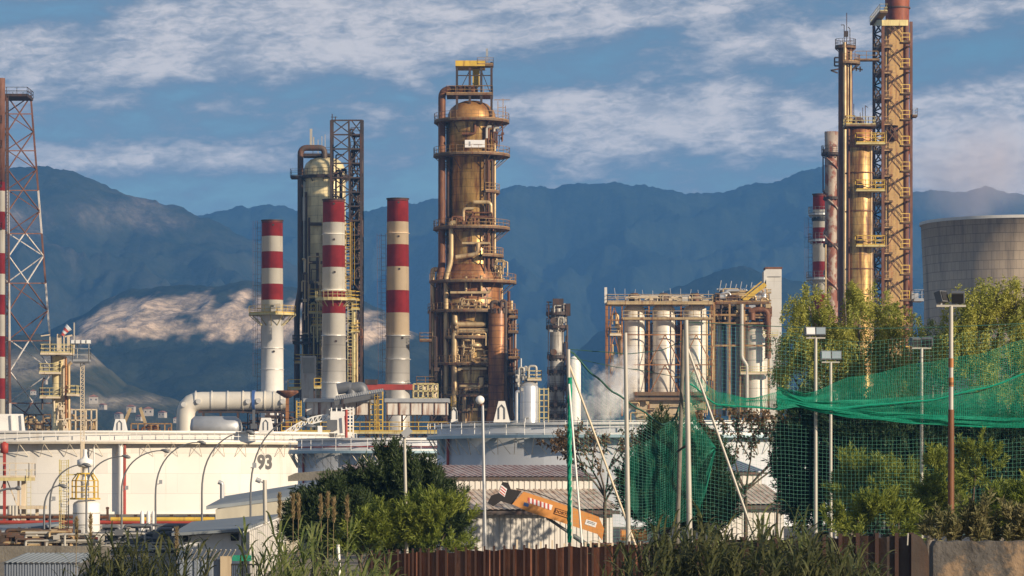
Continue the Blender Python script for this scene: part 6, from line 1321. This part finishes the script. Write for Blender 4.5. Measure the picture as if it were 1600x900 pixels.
def crown_px(lobes, Y, dep=.75):                         # lobes: (px, py, rx, ry) -> ellipsoids
    return [(np.array(P(a, e, Y + o)), np.array([S(rx, Y), S((rx + ry) / 2, Y) * dep, S(ry, Y)])) for (a, e, rx, ry, o) in lobes]
def shell_points(r, lobes, n, lo=.55):
    vol = np.array([l[1][0] * l[1][2] for l in lobes]); pick = r.choice(len(lobes), n, p=vol / vol.sum()); u = nrm(r.normal(size=(n, 3))); rad = r.uniform(lo ** 2, 1.28, (n, 1)) ** .5
    c = np.array([lobes[i][0] for i in pick]); s = np.array([lobes[i][1] for i in pick]); return c + u * s * rad, u
def trunk_mesh(t, base, lobes, r, seed, m='bark'):
    g_ = random.Random(seed); b = MB(); top = Vector(lobes[0][0]); base = Vector(base); mid = base.lerp(top, .5) + Vector((g_.uniform(-.2, .2), 0, 0)); b.tube([base, base.lerp(mid, .5), mid, top], [r * 1.3, r, r * .75, r * .3], 9)
    for c, s in lobes[1:]:
        st = base.lerp(mid, g_.uniform(.6, 1.0)); e = Vector(c); b.tube([st, st.lerp(e, .5) + Vector((0, 0, .25)), e], [r * .5, r * .35, r * .12], 7)
    b.build('trunk', m, t)
def tree(kind, label, base_px, Y, lobes, m, ntuft, nleaf, L, wd, seed, cat='tree', name=None, spread=.34, trunk=.16, bark='bark', group=None):
    r = np.random.default_rng(seed); base = Vector((X(base_px, Y), Y, 0)); t = thing(name or 'tree', label, cat, base, group); lb = crown_px(lobes, Y)
    p, u = shell_points(r, lb, ntuft, .35 if kind != 'pine' else .5); tmp = []
    dens = np.array([mnoise.noise(Vector(q * 1.1 + seed)) for q in p]); cut = -.08 if kind == 'droop' else -.20 if m == 'pine_leaf' and kind == 'pine' else .0 if m == 'shrub_leaf' else -.30; p, u = p[dens > cut], u[dens > cut]
    if kind == 'pine':                                   # upward pointing tufts of needles
        ax = nrm(u * .7 + np.array([0, 0, .75]) + r.normal(size=u.shape) * .25); ln = spread * r.uniform(.6, 1.4, (len(p), 1))
        k = np.repeat(np.arange(len(p)), nleaf); tt = r.uniform(0, 1, (len(k), 1)); bs = p[k] + ax[k] * ln[k] * (tt - .2) + r.normal(size=(len(k), 3)) * .025
        d = nrm(ax[k] * .9 + nrm(r.normal(size=(len(k), 3))) * .75); tmp = leaf_quads(r, bs, d, L, wd)
    elif kind == 'droop':                                # hanging strands of small narrow leaves
        k = np.repeat(np.arange(len(p)), nleaf); tt = r.uniform(0, 1, (len(k), 1)); ln = (spread * r.uniform(.5, 1.5, (len(p), 1)))[k]
        out = u.copy(); out[:, 2] *= .4; bs = p[k] + out[k] * .5 * tt * ln * .8 + np.array([0, 0, -1.]) * ln * (tt ** 1.4) * .9 + r.normal(size=(len(k), 3)) * .055
        d = nrm(out[k] * .5 + np.array([0, 0, -.55]) + nrm(r.normal(size=(len(k), 3))) * .8); tmp = leaf_quads(r, bs, d, L, wd)
    elif kind == 'spray':                                # upright sprays for shrubs
        ax = nrm(u * .5 + np.array([0, 0, 1.0]) + r.normal(size=u.shape) * .2); ln = spread * r.uniform(.5, 1.5, (len(p), 1)); k = np.repeat(np.arange(len(p)), nleaf); tt = r.uniform(0, 1, (len(k), 1))
        bs = p[k] + ax[k] * ln[k] * tt + r.normal(size=(len(k), 3)) * .02 * (1.2 - tt); d = nrm(ax[k] * .8 + nrm(r.normal(size=(len(k), 3))) * .8); tmp = leaf_quads(r, bs, d, L * (1.2 - .5 * tt), wd)
    quads_obj('crown', tmp, m, t)
    if trunk: trunk_mesh(t, base, lb, trunk, seed, bark)
    return t
# feathery pepper trees, sunlit above the net
tree('droop', 'feathery yellow green tree in front of the stair derrick, left of the cooling tower', 1330, 136, [(1330, 535, 78, 66, 0), (1262, 515, 44, 64, .5), (1345, 480, 48, 40, .3), (1400, 530, 42, 55, -.4), (1290, 575, 55, 55, -.5), (1370, 590, 60, 50, -.8), (1240, 590, 22, 50, .4), (1262, 470, 16, 26, .2), (1320, 465, 24, 28, .3)], 'pepper_leaf', 2100, 50, .15, .024, 101, 'tree', 'pepper_tree', .75, .22, 'pale_bark')
tree('droop', 'feathery yellow green tree in front of the cooling tower at the right edge', 1560, 132, [(1560, 520, 70, 60, 0), (1530, 470, 42, 36, .3), (1500, 525, 40, 45, -.4), (1620, 500, 55, 70, .2), (1580, 585, 70, 50, -.5), (1590, 455, 30, 26, .2), (1640, 570, 50, 60, 0)], 'pepper_leaf', 2000, 50, .15, .024, 102, 'tree', 'pepper_tree', .75, .22, 'pale_bark')
tree('droop', 'darker feathery tree in the gap behind the tallest floodlight', 1450, 142, [(1455, 560, 48, 60, 0), (1440, 610, 50, 50, .4), (1480, 540, 30, 40, .2)], 'pine_leaf', 520, 46, .14, .022, 103, 'tree', 'pepper_tree', .7, .18, 'pale_bark')
tree('droop', 'small leafy tree with drooping twigs beside the foot of the white tower', 1212, 150, [(1212, 530, 14, 20, 0), (1218, 580, 12, 30, 0), (1226, 560, 12, 40, 0)], 'pine_leaf', 70, 34, .14, .022, 104, 'tree', 'small_tree', .5, .06, 'bark')
# dark pines behind the net
def pine(label, px, Y, lobes, seed, m='pine_dark', n=900, **kw): return tree('pine', label, px, Y, lobes, m, int(n * 1.5), 42, .22, .020, seed, 'tree', 'pine_tree', .58, .2, **kw)
pine('dark pine with a steep edge beside the small bluish roofed shed', 1275, 128, [(1275, 700, 45, 75, 0), (1252, 740, 34, 70, .3), (1290, 770, 55, 60, -.2), (1240, 690, 22, 50, .4), (1265, 650, 24, 40, .2)], 111, n=1300)
pine('broad dark pine filling the middle behind the twin floodlights and net', 1390, 126, [(1390, 720, 75, 70, 0), (1340, 690, 50, 60, .3), (1440, 690, 50, 60, .2), (1380, 790, 80, 50, -.3)], 112, n=1500)
pine('dark pine behind the tallest floodlight pole at the right edge', 1545, 127, [(1545, 710, 75, 65, 0), (1490, 720, 50, 70, .3), (1610, 720, 55, 80, .2), (1550, 790, 85, 50, -.3)], 113, n=1500)
pine('dark pine seen through the bunched green net above the reeds', 1040, 122, [(1040, 735, 42, 60, 0), (1010, 765, 38, 45, .2), (1095, 750, 40, 60, -.2), (1032, 690, 16, 34, .2), (1110, 790, 36, 40, -.3), (1060, 790, 55, 40, -.2)], 114, n=1400)
pine('tall dark pine crown behind the slim single floodlight pole', 612, 108, [(608, 776, 38, 50, 0), (602, 732, 13, 24, .2), (622, 726, 9, 18, .2), (648, 782, 38, 40, -.2), (556, 774, 20, 22, .2), (660, 752, 12, 20, .3), (682, 766, 11, 18, .3), (700, 808, 22, 36, -.1), (622, 826, 74, 40, .2), (582, 760, 16, 24, -.2)], 115, 'pine_leaf', n=1900)
pine('round dark pine at the left, behind the tall reed plumes', 490, 107, [(494, 816, 32, 36, 0), (528, 792, 26, 30, .2), (474, 836, 22, 26, 0), (542, 824, 38, 38, -.1)], 116, 'pine_leaf', n=1300)
def shrub(label, px, Y, lobes, seed, n=520, m='shrub_leaf', sp=.34, cat='shrub', name='shrub'): return tree('pine' if m == 'shrub_leaf' else 'spray', label, px, Y, lobes, m, int(n * .85), 52, .19, .019, seed, cat, name, .5 if m == 'shrub_leaf' else sp, .06)
shrub('sunlit yellow green bush below the left side of the large pine', 570, 100, [(572, 822, 36, 30, 0), (595, 838, 26, 24, 0), (545, 832, 22, 26, .1), (575, 845, 46, 26, .1)], 121, 520)
shrub('sunlit yellow green bush right of the single floodlight pole', 680, 100, [(675, 815, 36, 30, 0), (705, 820, 28, 32, .1), (645, 825, 28, 30, -.1), (680, 842, 56, 26, 0)], 122, 640)
shrub('sunlit bush behind the net just right of the close twin floodlights', 1335, 118, [(1335, 745, 30, 34, 0), (1355, 735, 24, 20, .1), (1320, 760, 20, 26, 0)], 123, 300)
shrub('sunlit bush in the centre behind the net, left of the pale twin floodlight', 1395, 117, [(1400, 770, 34, 36, 0), (1378, 750, 22, 24, .1), (1420, 760, 22, 34, 0)], 124, 380)
shrub('low sunlit bush just above the dark fence behind the net', 1355, 100, [(1340, 812, 38, 26, 0), (1375, 800, 30, 26, .1), (1405, 820, 30, 22, 0), (1310, 820, 22, 18, 0)], 125, 420)
shrub('tall sunlit bush between the pale twin floodlight and the rusty pole', 1465, 108, [(1465, 760, 26, 46, 0), (1480, 800, 36, 36, .1), (1450, 800, 22, 36, 0)], 126, 420)
shrub('sunlit bush right of the rusty floodlight pole', 1525, 106, [(1525, 730, 30, 34, 0), (1550, 745, 20, 30, .1), (1540, 790, 40, 30, 0), (1580, 800, 32, 30, 0)], 127, 460)
shrub('sunlit bush low at the right edge behind the retaining wall', 1590, 84, [(1585, 800, 34, 30, 0), (1620, 790, 30, 34, 0)], 128, 260)
shrub('dry grey green scrub overhanging the retaining wall', 1530, 66, [(1500, 836, 46, 18, 0), (1560, 838, 50, 16, 0), (1610, 834, 30, 20, 0), (1470, 842, 24, 12, 0), (1530, 822, 20, 22, 0), (1590, 822, 16, 20, 0)], 129, 150, 'dry_weed', .34, 'scrub', 'scrub_bush')
# thin trees with withered leaves before the wide tank
def bare_tree(label, px, Y, ytop, ybase, spread, seed, nleaf, h0=.35):
    r = np.random.default_rng(seed); g_ = random.Random(seed); base = Vector((X(px, Y), Y, 0)); t = thing('bare_tree', label, 'tree', base); b = MB(); tips = []
    def grow(p, d, L, rad, n):
        q = p + d * L; b.tube([p, p.lerp(q, .5) + Vector((g_.uniform(-.04, .04), 0, .03)) * L, q], [rad, rad * .85, rad * .65], 6, cap=False)
        if n == 0: tips.append((p, q)); return
        if n < 3: tips.append((p, q))
        for i in range(3 if n > 1 else 2):
            dd = (d + Vector((g_.uniform(-1, 1), g_.uniform(-.8, .8), g_.uniform(-.35, .6))) * .75).normalized(); grow(q, dd, L * g_.uniform(.6, .85), rad * .6, n - 1)
    H_ = Z(ytop, Y); top0 = H_ * h0; b.tube([base, Vector((base.x, base.y, top0))], [.10, .085], 8); p0 = Vector((base.x, base.y, top0))
    for i in range(8): a = i * .785 + g_.uniform(-.3, .3); grow(p0 + Vector((0, 0, g_.uniform(0, .4))), Vector((math.cos(a) * spread, math.sin(a) * .6, 1.15)).normalized(), (H_ - top0) * .46, .055, 3)
    b.build('trunk', 'bark', t); bs, d = [], []
    for _ in range(nleaf): p, q = g_.choice(tips); bs.append(p.lerp(q, g_.random()) + Vector((g_.gauss(0, .07), g_.gauss(0, .07), g_.gauss(0, .07)))); d.append((g_.gauss(0, 1), g_.gauss(0, 1), -abs(g_.gauss(0, 1)) - .3))
    quads_obj('crown', leaf_quads(r, np.array([tuple(v) for v in bs]), nrm(np.array(d)), .22, .06), 'brown_leaf', t); return t
bare_tree('thin spreading tree with withered brown leaves above the small shed', 1165, 152, 645, 860, 1.5, 5, 4200, .42); bare_tree('small withered brown tree between the crane boom and the wide shaded tank', 945, 150, 676, 860, 1.0, 8, 1500, .45)
# reeds
def reed(name, label, loc, h, n, seed, m, plumes=0, spread=.8, group=None, lean=.18):
    r = np.random.default_rng(seed); g_ = random.Random(seed); t = thing(name, label, 'reeds', loc, group); st = MB(); Q = []
    for i in range(n):
        p = Vector(loc) + Vector((g_.gauss(0, spread * .5), g_.gauss(0, spread * .35), 0)); hh = h * g_.uniform(.5, 1.0); ln = Vector((g_.gauss(0, lean), g_.gauss(0, lean), 1)).normalized(); top = p + ln * hh; st.tube([p, p.lerp(top, .5), top], [.014, .012, .005], 5, cap=False); nl = int(hh * 6.5)
        for j in range(nl):
            u = .25 + .75 * (j + g_.random()) / nl; q = p.lerp(top, u); a = g_.uniform(0, 6.28); out = Vector((math.cos(a), math.sin(a), 0)); L = g_.uniform(.5, .95) * (1.15 - .55 * abs(u - .65)); up = g_.uniform(.9, 1.9); wd = g_.uniform(.022, .042); sd_ = Vector((-out.y, out.x, 0)); pr = None
            for k in range(6):
                s = k / 5; c = q + out * L * (s * .62) + Vector((0, 0, L * (up * s - (up * .52 + .12) * s * s))); ww = wd * (1 - s) ** .6 * (.55 + 1.2 * s if s < .35 else 1) + .001; tw = sd_ + Vector((0, 0, .5 * math.sin(a * 3 + s)))
                cur = (c - tw * ww, c + tw * ww)
                if pr: Q.append((pr[0], pr[1], cur[1], cur[0]))
                pr = cur
    st.build('stem', m, t); quads_obj('foliage', np.array([[tuple(v) for v in q] for q in Q]), m, t); return t
def plume(label, px, ytop, Y, ybase, seed):
    r = np.random.default_rng(seed); loc = Vector((X(px, Y), Y, 0)); t = thing('reed_plume', label, 'reed plume', loc, 'tall reed plumes left of the pine'); top = P(px + (seed % 3 - 1) * 1.5, ytop, Y); b = MB(); b.tube([loc, loc.lerp(top, .6), top], [.012, .010, .006], 5); b.build('stem', 'reed_straw', t)
    n = 420; u = r.uniform(0, 1, (n, 1)); L = .62; ax = np.array(top) + np.array([0, 0, -1.]) * u * L; bs = ax + r.normal(size=(n, 3)) * .012; d = nrm(np.array([0, 0, 1.0]) + r.normal(size=(n, 3)) * .30); Q = leaf_quads(r, bs, d, .13, .009); quads_obj('flower_head', Q, 'reed_straw', t)
rl = [('bright green reed clump left of the tall plumes, over the wire gate', 410, 812, 80, 0), ('bright green reed clump beneath the twin plumes', 452, 800, 79, 1), ('bright green reed clump beneath the three close plumes', 505, 800, 80, 2), ('bright green reed clump right of the white leaning stake', 552, 815, 81, 3), ('loose green reed clump at the left end of the rust fence', 585, 850, 83, 4)]
for lb, px, yt, Yr, sd_ in rl: reed('reed_clump', lb, Vector((X(px, Yr), Yr, 0)), Z(yt + 16, Yr), 11, 200 + sd_, 'reed_leaf', group='bright green reeds left of the fence', spread=.9)
for i, (px, yt) in enumerate(((438, 774), (458, 776), (465, 776), (503, 778), (512, 774), (520, 781), (544, 778))): plume(('short plume leftmost of the row before the grey roof', 'left plume of the close pair', 'right plume of the close pair', 'left plume of the close three', 'middle plume of the close three', 'right plume of the close three', 'lone plume against the dark pine, rightmost of the row')[i], px, yt, 84, 900, 300 + i)
for i, px in enumerate((150, 185, 222, 258)): reed('reed_clump', ('olive reed clump below the white capped vessel', 'olive reed clump below the red pipe of tank 93', 'olive reed clump below the three white cylinders', 'olive reed clump touching the barbed fence')[i], Vector((X(px, 86), 86, 0)), Z(838 + (i % 2) * 8, 86), 17, 220 + i, 'reed_shaded', group='olive reeds at the lower left', spread=.8)
for i, (px, yt) in enumerate(((118, 812), (143, 806), (276, 828))): plume(('straw coloured plume beside the yellow ladder', 'straw coloured plume below the white capped vessel', 'straw coloured plume beside the white cabin window')[i], px, yt, 88, 900, 320 + i)
dk = [(1010, 822), (1040, 806), (1070, 800), (1102, 808), (1130, 812), (1158, 806), (1190, 818), (1218, 812), (1246, 815), (1275, 822), (1305, 828), (1325, 845)]
for i, (px, yt) in enumerate(dk): reed('reed_clump', 'shaded olive reed clump in the dense bank in front of the dark fence', Vector((X(px, 70 + (i % 3)), 70 + (i % 3), 0)), Z(yt + 18, 71), 20, 240 + i, 'reed_shaded', group='dark reed bank before the fence', spread=.75)
for i, (px, yt) in enumerate(((1150, 790), (1228, 800), (1048, 800))): reed('reed_clump', ('sunlit pale reed spray in front of the slanting pole foot', 'sunlit pale reed spray in front of the small shed wall', 'sunlit pale reed spray left of the net post foot')[i], Vector((X(px, 73), 73, 0)), Z(yt, 73), 7, 270 + i, 'reed_leaf', group='sunlit reed sprays in the dark bank', spread=.25)  # sunlit look comes from the lighter leaf colour
